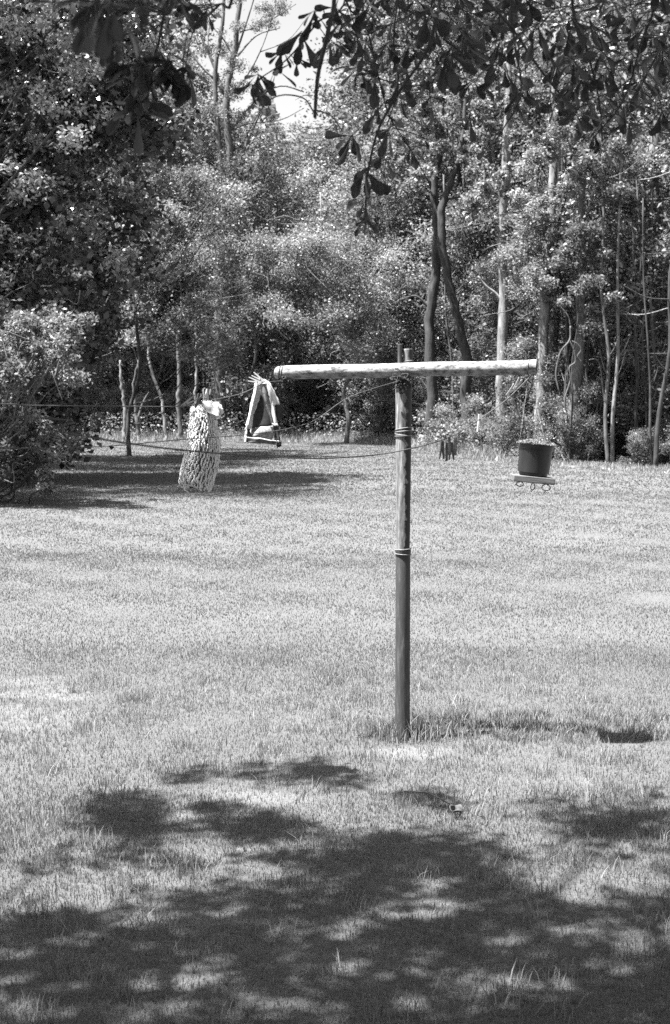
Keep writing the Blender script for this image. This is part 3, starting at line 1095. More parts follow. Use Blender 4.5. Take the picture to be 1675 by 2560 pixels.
def oak():
    R = np.random.default_rng(3)
    base = np.array([-4.7, 1.2, 0.0])
    t = empty('oak_tree', base, 'overhanging oak with spoon shaped leaves along the top of the photo', 'tree')
    mb = MB()
    trunk = spline([base + [0, 0, -0.3], base + [0.05, 0, 1.5], base + [0.25, 0.1, 3.2], base + [0.3, 0.4, 5.2], base + [0.8, 0.9, 7.5], base + [1.0, 1.6, 9.8]], 5)
    mb.tube(trunk, np.linspace(0.27, 0.07, len(trunk)), 14, wob=0.06)
    tk = mb.build('trunk', M['bark_dark'], None)

    def adopt(o):
        o.parent = t
        o.location = tuple(-base)
        return o
    adopt(tk)
    limb = spline([trunk[12], np.array([-3.4, 2.2, 4.55]), np.array([-2.0, 3.4, 4.6]), np.array([-0.8, 4.0, 4.25]), np.array([0.6, 4.3, 4.15]), np.array([2.0, 4.5, 3.95])], 6)
    mb = MB()
    mb.tube(limb, np.linspace(0.10, 0.022, len(limb)), 10, wob=0.05)
    adopt(mb.build('limb', M['bark_dark']))
    # hanging branches, drawn on the photo, each at its own distance
    B = [
        ([(775, -60), (765, 60), (744, 150), (736, 200), (732, 272)], 3.9, 0.0055, 0.0042),
        ([(1080, -60), (1130, 0), (1190, 65), (1240, 140), (1290, 205), (1340, 262)], 3.9, 0.0045, 0.0025),
        ([(1025, -50), (1010, 60), (985, 130), (930, 210), (880, 300), (855, 400), (850, 480), (850, 530)], 4.1, 0.005, 0.002),
        ([(800, -40), (850, 60), (880, 180), (905, 270), (950, 340), (1000, 430)], 4.3, 0.003, 0.0015),
        ([(405, -40), (380, 40), (366, 110), (340, 180), (305, 245)], 3.6, 0.0045, 0.002),
        ([(540, -40), (510, 10), (470, 45), (440, 60)], 3.7, 0.004, 0.002),
        ([(810, -30), (740, 50), (670, 135), (600, 185)], 4.2, 0.003, 0.0015),
        ([(1330, -30), (1360, 100), (1392, 230), (1400, 330)], 4.4, 0.004, 0.002),
        ([(1530, -30), (1490, 100), (1450, 230), (1380, 320)], 4.4, 0.004, 0.002),
        ([(1190, -30), (1196, 100), (1210, 220), (1150, 330)], 4.0, 0.0035, 0.0018),
        ([(1010, -20), (960, 30), (900, 60), (850, 80)], 4.4, 0.0035, 0.002),
        ([(930, -30), (915, 90), (925, 200), (900, 290)], 4.5, 0.003, 0.0018),
        ([(230, -40), (225, 30), (215, 80)], 2.6, 0.005, 0.003),
        ([(1580, 20), (1500, 180), (1440, 290)], 4.8, 0.003, 0.002),
        ([(730, 262), (705, 228), (650, 222), (610, 250), (565, 330)], 4.0, 0.0018, 0.001),
        ([(1030, 90), (1120, 150), (1190, 130), (1290, 20)], 4.4, 0.0025, 0.0015),
        ([(870, 180), (960, 200), (1060, 170), (1100, 120)], 4.4, 0.002, 0.0012),
        ([(732, 255), (770, 270), (800, 310)], 3.95, 0.0018, 0.001),
    ]
    tips = []
    allpts = []
    for pts, d, r0, r1 in B:
        W = [D(x, y, d + 0.1 * math.sin(x)) for x, y in pts]
        if pts[0][1] < 0:
            s = limb[int(np.argmin(np.linalg.norm(limb - W[0], axis=1)))]
            W = [s, (s + W[0]) / 2 + np.array([0, 0, 0.08])] + W
        path = spline(W, 5)
        mb = MB()
        mb.tube(path, np.linspace(r0 * 1.2, r1, len(path)) * 1.15, 6, wob=0.08)
        adopt(mb.build('branch', M['twig']))
        allpts.append(path[4:] if pts[0][1] < 0 else path)
        tips.append(path[-1])
    AP = np.vstack(allpts)

    # rosettes: photo position, distance, leaf length, leaf count, droop
    rs = [
        (600, 178, 4.2, .085, 8), (585, 200, 4.2, .075, 4), (655, 120, 4.2, .085, 7), (700, 80, 4.2, .09, 6), (640, 165, 4.2, .07, 4), (690, 140, 4.2, .07, 4), (765, 95, 4.1, .08, 6), (730, 30, 4.1, .085, 6),
        (815, 318, 4.2, .085, 8), (890, 365, 4.2, .075, 4), (850, 400, 4.1, .095, 7), (848, 470, 4.1, .075, 7), (850, 512, 4.1, .065, 6), (880, 385, 4.15, .08, 3), (905, 300, 4.3, .08, 6), (955, 350, 4.3, .075, 5),
        (430, 165, 3.6, .085, 6), (425, 150, 3.6, .075, 4), (320, 262, 3.6, .09, 4), (285, 130, 3.5, .085, 7), (330, 150, 3.5, .085, 7), (310, 185, 3.6, .085, 6), (355, 165, 3.6, .085, 6), (250, 60, 3.3, .09, 8),
        (390, 140, 3.6, .085, 8), (400, 165, 3.6, .075, 5), (305, 235, 3.6, .085, 6), (340, 190, 3.6, .08, 6), (300, 150, 3.5, .085, 7), (365, 110, 3.6, .08, 6), (270, 90, 3.4, .085, 8), (480, 25, 3.7, .08, 7), (450, 15, 3.7, .075, 6),
        (330, 40, 3.4, .09, 7), (420, -5, 3.5, .085, 6), (225, 5, 2.5, .085, 7), (260, 10, 2.4, .095, 6), (215, 25, 2.5, .10, 5), (310, 5, 2.6, .085, 5), (165, 5, 2.8, .075, 4),
        (1092, 275, 4.4, .07, 3), (1140, 345, 4.0, .06, 3), (985, 320, 4.3, .06, 3),
        (1205, 225, 4.0, .085, 7), (1200, 250, 4.0, .08, 5), (1290, 215, 3.9, .08, 7), (1340, 262, 3.9, .085, 8), (1392, 290, 4.4, .09, 7), (1400, 340, 4.4, .08, 6), (1380, 310, 4.4, .08, 6), (1450, 240, 4.4, .085, 7),
        (1040, 130, 4.0, .09, 8), (1075, 100, 4.0, .09, 6), (1130, 60, 4.0, .09, 7), (1160, 140, 4.0, .09, 7), (950, 110, 4.2, .09, 8), (900, 110, 4.2, .08, 7), (850, 100, 4.4, .08, 7), (835, 160, 4.3, .08, 7),
        (870, 180, 4.3, .085, 7), (930, 220, 4.4, .085, 7), (1000, 230, 4.2, .08, 6), (1250, 60, 3.8, .095, 7), (1320, 90, 4.2, .09, 7), (1400, 120, 4.4, .09, 7), (1370, 40, 4.2, .09, 6),
        (1470, 130, 4.4, .09, 7), (1500, 60, 4.4, .09, 7), (860, 20, 4.2, .09, 7), (1000, 30, 4.1, .09, 7), (780, 20, 4.2, .085, 6), (1490, 190, 4.6, .085, 6), (1100, 190, 4.3, .08, 6), (1540, 120, 4.6, .09, 6),
        (880, 255, 4.3, .08, 6), (1020, 180, 4.4, .08, 6),
    ]
    for _ in range(130):
        x = R.uniform(780, 1560)
        lim = np.interp(x, [780, 900, 1100, 1250, 1400, 1560], [140, 190, 190, 230, 300, 300])
        y = R.uniform(-60, lim)
        rs.append((x, y, R.uniform(4.1, 5.2), R.uniform(.06, .095), R.integers(3, 7)))
    for _ in range(10):
        rs.append((R.uniform(180, 430), R.uniform(-50, 90), R.uniform(3.2, 4.2), .085, 6))
    rs = sorted([q for q in rs if q[1] > 0], key=lambda q: -q[3] / q[2]) + [q for q in rs if q[1] <= 0]
    count = 0
    sv, sf = [], []
    tw = MB()
    for (x, y, d, L, n) in rs:
        L = L * (0.98 if x > 500 else (1.1 if y > 100 else 0.85))
        c = D(x, y, d)
        i = int(np.argmin(np.linalg.norm(AP - c, axis=1) + 0.8 * np.maximum(c[2] - AP[:, 2] + 0.03, 0)))
        s = AP[i]
        ax = c - s
        dist = np.linalg.norm(ax)
        if dist > 0.012:
            mid = (s + c) / 2 + R.normal(0, 0.012, 3) + np.array([0, 0, 0.02])
            tw.tube(spline([s, mid, c], 4), np.linspace(0.0018, 0.0013, 9), 5, cap=False)
        ax = unit(ax + np.array([0, 0, -0.12]) + 1e-6)
        ax = unit(ax * 0.9 + np.array([0, 0, -0.5]))
        u = unit(np.cross(ax, [0.3, 1, 0.2]))
        v = np.cross(ax, u)
        a0 = R.uniform(0, 6.28)
        for k in range(int(n)):
            a = a0 + k * 2.4
            sp = R.uniform(0.5, 1.55) if k < n - 1 else 0.1
            dr = unit(ax * math.cos(sp) + (u * math.cos(a) + v * math.sin(a)) * math.sin(sp) + np.array([0, 0, -0.08]))
            nr = unit(np.cross(np.cross(dr, np.array([0, 0, 1.0]) + 0.6 * R.normal(size=3)), dr))
            xr = np.cross(dr, nr)
            ll = L * R.uniform(0.55, 1.2)
            st = c - ax * R.uniform(0, 0.012)
            Mx = np.stack([xr, dr, nr], 1) * ll
            j = R.integers(5)
            if count < 300:
                m4 = Matrix([[Mx[0][0], Mx[0][1], Mx[0][2], st[0] - base[0]], [Mx[1][0], Mx[1][1], Mx[1][2], st[1] - base[1]], [Mx[2][0], Mx[2][1], Mx[2][2], st[2] - base[2]], [0, 0, 0, 1]])
                o = bpy.data.objects.new('leaf', leaf_meshes[j])
                COL.objects.link(o)
                o.parent = t
                o.matrix_local = m4
                count += 1
            else:
                Vv, Ff = LEAFV[j]
                b = len(sv)
                sv.extend([tuple(st + Mx @ np.array(q)) for q in Vv])
                sf.extend([tuple(q + b for q in f) for f in Ff])
    adopt(tw.build('twig', M['twig']))['kind'] = 'stuff'
    me = fast_mesh('leafy_sprays', sv, sf, np.clip(R.normal(0.5, 0.25, len(sf)), 0, 1), smooth=True)
    adopt(link('leafy_sprays', me, M['leaf_oak']))['kind'] = 'stuff'

    # high canopy of the same oak: its leaves throw the dappled shade on the foreground
    dark_e = [(640, 1800, 160, 22, .45), (800, 1812, 50, 14, .8), (720, 1780, 60, 16, .5), (435, 1805, 50, 14, .7), (290, 1880, 90, 38, .85), (330, 1925, 120, 16, .8), (500, 1880, 50, 20, .6), (590, 1915, 120, 30, .8),
              (980, 1855, 70, 14, .6), (1040, 1880, 40, 12, .7), (1450, 1925, 130, 34, .9), (1340, 1895, 90, 16, .6), (940, 1990, 190, 50, .85), (1120, 2000, 120, 26, .8), (700, 1990, 120, 30, .6), (130, 2010, 90, 30, .35), (300, 2010, 120, 26, .4),
              (1300, 1870, 60, 12, .4), (1500, 1850, 70, 16, .3)]
    lite_e = [(980, 2105, 60, 30, .95), (1330, 2020, 170, 36, .8), (1450, 2040, 120, 24, .7), (1370, 2085, 80, 14, .8), (1140, 2180, 42, 20, .8), (1280, 2190, 40, 16, .6), (1500, 2205, 70, 60, .7), (1110, 2310, 150, 45, .6), (1420, 2350, 130, 30, .65),
              (520, 2120, 50, 22, .9), (320, 2135, 50, 10, .7), (230, 2230, 30, 12, .8), (450, 2250, 60, 26, .7), (125, 2290, 50, 12, .9), (440, 2198, 40, 8, .8), (640, 2205, 60, 14, .6), (60, 2350, 100, 30, .6), (430, 2350, 50, 20, .7),
              (850, 2260, 60, 24, .5), (60, 2215, 60, 12, .5), (700, 2330, 130, 24, .4), (900, 2340, 70, 24, .4), (240, 2350, 60, 24, .4), (1050, 2390, 80, 20, .5), (590, 2020, 90, 20, .6), (90, 2060, 160, 40, .5)]

    for _ in range(420):
        ex_, ey_ = R.uniform(-150, 1700), R.uniform(2010, 2420)
        q_ = R.uniform(0.5, 1.5)
        lite_e.append((ex_, ey_, 26 * q_ * R.uniform(.7, 1.6), 9 * q_ * R.uniform(.7, 1.3), R.uniform(0.3, 0.9)))
    for _ in range(70):
        ex_, ey_ = R.uniform(-100, 1650), R.uniform(1930, 2120)
        q_ = R.uniform(0.5, 1.6)
        dark_e.append((ex_, ey_, 30 * q_, 9 * q_, R.uniform(0.3, 0.8)))

    def shade(x, y):
        yb = np.interp(x, [-400, 0, 140, 300, 430, 560, 700, 880, 1000, 1150, 1300, 1450, 1560, 1900],
                       [2160, 2125, 2110, 2090, 2060, 2040, 1990, 1960, 1960, 2010, 2090, 2080, 1990, 1960])
        s = np.clip((y - yb) / 60 + 0.35, 0, 1) * 0.93
        for ex, ey, rx, ry, k in dark_e:
            s = np.maximum(s, k * np.clip(1.5 - np.hypot((x - ex) / rx, (y - ey) / ry), 0, 1))
        for ex, ey, rx, ry, k in lite_e:
            s = s * (1 - k * np.clip(1.5 - np.hypot((x - ex) / rx, (y - ey) / ry), 0, 1))
        return s
    n = 60000
    GX = R.uniform(-3.2, 4.0, n)
    GY = R.uniform(2.0, 9.0, n)
    dist = GY
    rel = np.stack([GX, GY, -CAMH * np.ones(n)], 1)
    cp, spn = math.cos(PITCH), math.sin(PITCH)
    fwd = rel[:, 1] * cp - rel[:, 2] * spn
    upc = rel[:, 1] * spn + rel[:, 2] * cp
    px = (CX + F * rel[:, 0] / fwd) / 1.0757
    py = (CY - F * upc / fwd) / 1.0757
    s = shade(px, py)
    s = np.where(GX < -2.2, s * 0.8, s)
    keep = R.uniform(0, 1, n) < s ** 1.4 * 0.68
    GX, GY = GX[keep], GY[keep]
    h = R.uniform(5.2, 9.2, len(GX))
    k = 5
    GX, GY, h = np.repeat(GX, k), np.repeat(GY, k), np.repeat(h, k)
    n = len(GX)
    GX = GX + R.normal(0, 0.055, n)
    GY = GY + R.normal(0, 0.055, n)
    h = h + R.normal(0, 0.06, n)
    C = np.stack([GX, GY, np.zeros(n)], 1) + TOSUN[None, :] * (h / TOSUN[2])[:, None]
    V, Fc = cards(C, 0.11, 0.046, R, 0.5)
    me = fast_mesh('canopy', V - 0, Fc, R.uniform(0, 1, n))
    adopt(link('canopy', me, M['leaf_oak']))['kind'] = 'stuff'
    print('canopy leaves', n, 'named leaves', count, 'spray faces', len(sf))
    # unseen rest of the crown over and behind the camera, added to block skylight
    m = 55000
    cc = np.stack([R.uniform(-9, 5, 160), R.uniform(-7, 3.2, 160), R.uniform(4.6, 11, 160)], 1)
    gx = cc[:, 0] + SH[0] * cc[:, 2] * 0.445
    gy = cc[:, 1] + SH[1] * cc[:, 2] * 0.445
    cc = cc[(gy < 4.6) & ~((cc[:, 1] > 0) & (cc[:, 2] < 1.97 + 0.42 * cc[:, 1] + 1.5))]
    p, _ = clump_points(cc, np.full(len(cc), 0.9), m, R, 0.6)
    p = p[(p[:, 1] + SH[1] * p[:, 2] * 0.445) < 4.6]
    V, Fc = cards(p, 0.15, 0.07, R, 0.5)
    adopt(link('canopy', fast_mesh('canopy', V, Fc, R.uniform(0, 1, len(p))), M['leaf_oak']))['kind'] = 'stuff'
    # limbs that carry the canopy
    mb = MB()
    for k in range(26):
        e = C[R.integers(n)]
        i = int(R.integers(14, len(trunk)))
        s0 = trunk[i]
        mb.tube(spline([s0, s0 + (e - s0) * 0.5 + np.array([0, 0, 0.4]), e], 5), np.linspace(0.045, 0.008, 11), 6, cap=False)
    adopt(mb.build('limb', M['bark_dark']))['kind'] = 'stuff'


oak()


# ------------------------------------------------------------------ clothesline post
POST = np.array([0.40, 8.30, 0.0])
_r = ray(1006, 1850)
POST[0] = _r[0] * (8.3 / _r[1])
YAW = -math.radians(14.5)                          # the right end of the crossbar is nearer
BARZ = float(P(1006, 925, 8.3)[2])
HALF = 0.77


def ring_tube(mb, r, z, rt, tilt=0.0, n=28, gap=0.0):
    pts = []
    for k in range(n + 1):
        a = 2 * math.pi * k / n
        pts.append((r * math.cos(a), r * math.sin(a), z + tilt * math.cos(a + 0.6)))
    mb.tube(pts, rt, 7)


def lathe(mb, prof, n=28, cap=True, wob=0.0):
    V, Fc = [], []
    for (r, z) in prof:
        for k in range(n):
            a = 2 * math.pi * k / n
            V.append((r * math.cos(a), r * math.sin(a), z))
    for i in range(len(prof) - 1):
        for k in range(n):
            k2 = (k + 1) % n
            Fc.append((i * n + k, i * n + k2, (i + 1) * n + k2, (i + 1) * n + k))
    if cap:
        Fc.append(tuple(range(n - 1, -1, -1)))
        Fc.append(tuple(range((len(prof) - 1) * n, len(prof) * n)))
    mb.add(V, Fc)


post = empty('clothesline_post', POST, 'weathered T shaped pipe clothesline post with white crossbar standing on the lawn', 'clothesline post')
ZR = float(P(1006, 1084, 8.3)[2])
ZR2 = float(P(1006, 1375, 8.3)[2])
mb = MB()
prof = [(0.0475, BARZ - 0.035), (0.0485, BARZ - 0.10), (0.0475, BARZ - 0.3)]
prof = [(0.0395 + (0.0485 - 0.0395) * t ** 0.9, ZR2 + (BARZ - 0.035 - ZR2) * t) for t in np.linspace(0, 1, 26)]
prof = [(r * (1 + 0.008 * math.sin(z * 31)), z) for r, z in prof]
lathe(mb, prof)
flat_shade_angle(mb.build('upper_pole', M['pole_upper'], post))
mb = MB()
lathe(mb, [(0.0445, -0.25), (0.0445, 0.0), (0.0435, 0.5), (0.043, ZR2 - 0.012), (0.0415, ZR2)])
flat_shade_angle(mb.build('lower_pole', M['pole_lower'], post))
mb = MB()
lathe(mb, [(0.0455, ZR2 - 0.016), (0.047, ZR2 - 0.012), (0.047, ZR2 - 0.004), (0.0455, ZR2)], cap=False)
mb.build('joint_ring', M['pole_lower'], post)
for z, tl, rr in ((ZR2 + 0.004, 0.004, 0.0465), (ZR2 - 0.022, -0.003, 0.0468), (ZR + 0.012, 0.006, 0.0485), (ZR - 0.006, -0.006, 0.0485), (ZR + 0.028, 0.009, 0.0475), (ZR - 0.014, 0.002, 0.0485)):
    mb = MB()
    ring_tube(mb, rr, z, 0.0032, tl)
    mb.build('wire_loop', M['wire'], post)
# crossbar
mb = MB()
c, s = math.cos(YAW), math.sin(YAW)
ux = np.array([c, s, 0])
Rb = 0.0415
tilt = 0.012
bx = [(-HALF - 0.012, Rb * 0.42), (-HALF - 0.006, Rb * 0.75), (-HALF + 0.008, Rb * 0.94), (-HALF + 0.03, Rb)] + [(t, Rb) for t in np.linspace(-HALF + 0.08, HALF, 30)]
n = 30
V, Fc = [], []
for (t, r) in bx:
    cc = ux * t + np.array([0, 0, BARZ + tilt * t / HALF + 0.002 * math.sin(t * 9)])
    for k in range(n):
        a = 2 * math.pi * k / n
        rr = r * (1 + 0.012 * math.sin(t * 37 + k) * (t < HALF - .05))
        V.append(cc + rr * (math.cos(a) * np.array([-s, c, 0]) + math.sin(a) * np.array([0, 0, 1])))
for i in range(len(bx) - 1):
    for k in range(n):
        k2 = (k + 1) % n
        Fc.append((i * n + k, i * n + k2, (i + 1) * n + k2, (i + 1) * n + k))
Fc.append(tuple(range(n)))
# hollow right end
cc = ux * HALF + np.array([0, 0, BARZ + tilt])
b0 = len(V)
for q, off_ in ((0.86, 0.0), (0.86, -0.12)):
    for k in range(n):
        a = 2 * math.pi * k / n
        V.append(cc + ux * off_ + q * Rb * (math.cos(a) * np.array([-s, c, 0]) + math.sin(a) * np.array([0, 0, 1])))
last = (len(bx) - 1) * n
for k in range(n):
    k2 = (k + 1) % n
    Fc.append((last + k, last + k2, b0 + k2, b0 + k))
    Fc.append((b0 + k, b0 + k2, b0 + n + k2, b0 + n + k))
Fc.append(tuple(range(b0 + n, b0 + 2 * n)))
mb.add(V, Fc)
flat_shade_angle(mb.build('crossbar', M['bar'], post))
# two stubs of the post that rise behind the crossbar
zt = float(P(998, 860, 8.35)[2])
mb = MB()
lathe(mb, [(0.013, BARZ - 0.05), (0.0135, BARZ + 0.06), (0.0135, zt - 0.002), (0.011, zt)])
o = mb.build('rod_stub', M['pole_lower'], post)
o.location = (-0.02, 0.055, 0)
flat_shade_angle(o)
mb = MB()
zt2 = float(P(1018, 872, 8.35)[2])
lathe(mb, [(0.026, BARZ - 0.05), (0.0265, BARZ + 0.03), (0.0265, zt2 - 0.003), (0.023, zt2)])
o = mb.build('pipe_stub', M['pole_upper'], post)
o.location = (0.03, 0.07, 0)
flat_shade_angle(o)
mb = MB()
ring_tube(mb, 0.0275, BARZ + 0.052, 0.003, 0.004)
o = mb.build('wire_loop', M['wire'], post)
o.location = (0.03, 0.07, 0)


def knot(centre, r, n, seed, parent, name='rope_knot', droop=0.0, mat='knot'):
    Rk = np.random.default_rng(seed)
    mb = MB()
    for _ in range(n):
        p0 = Rk.normal(0, r * 0.55, 3)
        pts = [p0]
        for k in range(4):
            pts.append(pts[-1] + Rk.normal(0, r * 0.55, 3) + np.array([0, 0, -droop]))
        mb.tube(spline([q + np.array(centre) for q in pts], 4), Rk.uniform(0.0022, 0.005), 5)
    return mb.build(name, M[mat], parent)


knot((-0.012, -0.06, BARZ - 0.054), 0.030, 24, 1, post, droop=0.004)
knot((-0.035, -0.055, BARZ - 0.062), 0.016, 8, 2, post)
knot(ux * (-HALF + 0.05) + np.array([0, -0.03, BARZ - 0.04]), 0.014, 12, 3, post, droop=0.004)
knot(ux * (-HALF + 0.075) + np.array([0, -0.02, BARZ - 0.062]), 0.008, 7, 4, post, droop=0.003)
knot(ux * (HALF - 0.05) + np.array([0, -0.03, BARZ - 0.045]), 0.012, 9, 5, post, droop=0.004)
mb = MB()
for tpos in (-HALF + 0.025, -HALF + 0.04, HALF - 0.045):
    pts = []
    for k in range(25):
        a = 2 * math.pi * k / 24
        pts.append(ux * (tpos + 0.006 * math.sin(a)) + np.array([0, 0, BARZ + tilt * tpos / HALF]) + (Rb + 0.002) * (math.cos(a) * np.array([-s, c, 0]) + math.sin(a) * np.array([0, 0, 1])))
    mb.tube(pts, 0.0024, 6)
mb.build('rope_wrap', M['rope'], post)
# long rust stain flake below the knot
# ------------------------------------------------------------------ clotheslines
SL = 0.35
LEFT0 = POST + ux * (-HALF + 0.03) + np.array([0, -0.04, 0])
MID0 = POST + np.array([-0.02, -0.06, 0])
RIGHT0 = POST + ux * (HALF - 0.05) + np.array([0, -0.04, 0])


def on_line(o, x, y, sl=SL):
    """point of the line's vertical plane X = o.x - sl (o.y - Y) seen at photo (x, y)"""
    r = ray(x, y)
    t = (o[0] - sl * o[1]) / (r[0] - sl * r[1])
    return np.array([0, 0, CAMH]) + r * t


def cline(o, z0, pix, label, end, rad=0.0025):
    pts = [np.array([o[0], o[1], z0])] + [on_line(o, x, y) for x, y in pix] + [np.array(end)]
    mb = MB()
    mb.tube(spline(pts, 6), rad, 6)
    ob = mb.build('clothesline', M['rope'])
    tag(ob, label, 'clothesline')
    return pts


def endpt(o, z=2.0, y=-1.0):
    return (o[0] - SL * (o[1] - y), y, z)


cline(LEFT0, BARZ - 0.06, [(660, 958), (600, 985), (500, 1006), (448, 1016), (250, 1015), (43, 1013), (-200, 1008)],
      'clothesline from the left end of the crossbar, carrying the garment and the shaggy mat', endpt(LEFT0))
cline(MID0, BARZ - 0.06, [(875, 992), (775, 1056), (640, 1084), (464, 1098), (378, 1106), (243, 1117), (0, 1121), (-200, 1118)],
      'empty clothesline from the knot at the top of the pole', endpt(MID0), 0.0017)
cline(RIGHT0, BARZ - 0.05, [(1266, 999), (1207, 1042), (1122, 1094), (981, 1131), (840, 1145), (740, 1145), (647, 1141), (485, 1128), (324, 1109), (135, 1077), (-60, 1040)],
      'sagging clothesline from the right end of the crossbar, passing in front of the pole', endpt(RIGHT0))


# ------------------------------------------------------------------ pegs
def peg_parts():
    out = []
    for sgn in (-1, 1):
        mb = MB()
        V, Fc = [], []
        # prong in the XZ plane: jaws on top (z = +), legs open downwards
        prof = [(-0.042, 0.0105, 0.0022), (-0.02, 0.0075, 0.0034), (0.0, 0.0045, 0.0042), (0.012, 0.0036, 0.0040), (0.024, 0.0034, 0.0038), (0.032, 0.0030, 0.0026)]
        for z, cx, hw in prof:
            for dx, dy in ((-1, -1), (1, -1), (1, 1), (-1, 1)):
                V.append((sgn * cx + dx * hw, dy * 0.0045, z))
        for i in range(len(prof) - 1):
            for k in range(4):
                k2 = (k + 1) % 4
                Fc.append((i * 4 + k, i * 4 + k2, (i + 1) * 4 + k2, (i + 1) * 4 + k))
        Fc += [(3, 2, 1, 0), tuple(range((len(prof) - 1) * 4, len(prof) * 4))]
        mb.add(V, Fc)
        out.append(mb.mesh('prong', False))
    mb = MB()
    pts = [(0.004 * math.cos(a), -0.006 + 0.012 * a / 18.8, 0.006 + 0.004 * math.sin(a)) for a in np.linspace(0, 18.8, 30)]
    mb.tube(pts, 0.001, 5)
    mb.tube([(-0.008, 0.006, 0.006), (0.0, 0.0065, 0.012), (0.008, 0.006, 0.012)], 0.001, 5)
    out.append(mb.mesh('spring'))
    return out


PEG = peg_parts()
for me in PEG:
    me.materials.append(M['peg'] if me.name.startswith('prong') else M['spring'])


def peg(loc, tilt, yaw, label, old=False, s=1.0, lean=0.0):
    t = empty('clothes_peg', loc, label, 'clothes peg', 'clothes pegs on the lines')
    t.rotation_euler = (lean, tilt, yaw)
    t.scale = (s, s, s)
    for nm, me in zip(('prong', 'prong', 'spring'), PEG):
        o = bpy.data.objects.new(nm, me)
        COL.objects.link(o)
        o.parent = t
        if old and nm == 'prong':
            o.material_slots[0].link = 'OBJECT'
            o.material_slots[0].material = M['peg_mid' if old == 'mid' else 'peg_old']
    return t


rp = on_line(RIGHT0, 1200, 1052)
peg(rp + [0, 0, -0.004], 0.0, 0.2, 'bright wooden peg alone on the sagging line right of the pole', s=1.15)
for i, (x, y, tl, yw, nm) in enumerate(((1105, 1122, 0.05, 0.4, 'dark peg, leftmost of the bunch right of the pole'), (1117, 1127, -0.08, 1.4, 'dark peg, second from the left in the bunch right of the pole'),
                                        (1124, 1112, 0.1, 1.75, 'dark peg, highest of the bunch right of the pole'), (1130, 1125, 0.0, 0.3, 'dark peg, third from the left in the bunch right of the pole'), (1140, 1114, 0.06, 1.3, 'dark peg, rightmost of the bunch right of the pole'))):
    q = on_line(RIGHT0, x, y)
    peg(q + np.array([0, 0.01 * i, 0]), tl, yw, nm, old=True, s=1.08)
for (x, y, tl, nm) in ((1276, 978, 0.70, 'pale peg tilted along the line under the right crossbar end, lower of two'), (1292, 962, 0.55, 'pale peg tilted along the line under the right crossbar end, upper of two')):
    q = on_line(RIGHT0, x, y)
    peg(q, math.pi + tl, 0.1, nm, s=1.0, old='mid')
q = on_line(LEFT0, 470, 1006)
peg(q + [0.0, -0.015, 0], math.pi + 1.02, 0.0, 'pale peg lying along the line just left of the shaggy mat', s=1.2, old='mid')
q = on_line(LEFT0, 512, 990)
peg(q + [0, 0, -0.005], math.pi + 0.06, 0.5, 'upright peg gripping the top of the shaggy mat, left of two')
q = on_line(LEFT0, 522, 990)
peg(q + [0, 0.012, -0.005], math.pi + 0.05, 0.9, 'upright peg gripping the top of the shaggy mat, right of two', old=True)
q = on_line(LEFT0, 648, 945)
peg(q + [0, -0.01, 0.0], math.pi - 1.0, 0.0, 'bright peg sticking out left above the garment, upper of two', s=1.05)
q = on_line(LEFT0, 640, 951)
peg(q + [0, -0.02, -0.004], math.pi - 1.3, 0.0, 'bright peg sticking out left above the garment, lower of two', s=1.05)
q = on_line(LEFT0, 494, 1003)
peg(q + [0, -0.02, -0.002], math.pi + 0.5, 0.8, 'dark peg clipped between the mat and its folded corner', old=True, s=1.0)


# ------------------------------------------------------------------ shaggy mat
def Z1(x, y, d):                                   # position read off a 4.325 x enlargement whose corner is photo (400, 880)
    return P(400 + x / 4.325, 880 + y / 4.325, d)


dR = float(on_line(LEFT0, 500, 1000)[1])
rows = [(560, 352, 470), (640, 352, 560), (700, 348, 600), (850, 325, 618), (1000, 303, 652), (1150, 270, 638), (1300, 234, 604), (1400, 224, 580), (1452, 285, 556)]
org = Z1(490, 470, dR)
mat_root = empty('shaggy_mat', org, 'white shaggy noodle mat folded over the left clothesline', 'bath mat')
tt = np.linspace(0, 1, 40)
ry = np.array([r[0] for r in rows])
yy = np.interp(tt, np.linspace(0, 1, 2), [560, 1452])
lx = np.interp(yy, ry, [r[1] for r in rows])
rx = np.interp(yy, ry, [r[2] for r in rows])


def mat_surf(u, t):
    """u angle round the folded mat, t from top 0 to bottom 1"""
    y = 560 + (1452 - 560) * t
    l = np.interp(y, ry, [r[1] for r in rows])
    r = np.interp(y, ry, [r[2] for r in rows])
    cx = (l + r) / 2
    hw = (r - l) / 2
    wx = cx + hw * 0.93 * math.cos(u)
    dy = -math.sin(u) * (hw / 4.325 / F * dR) * 1.1 * (1 + 0.12 * math.cos(3 * u + 2 * t))
    yb = y + 26 * t * math.sin(2 * u + 0.5)
    return Z1(wx, yb, dR + dy)


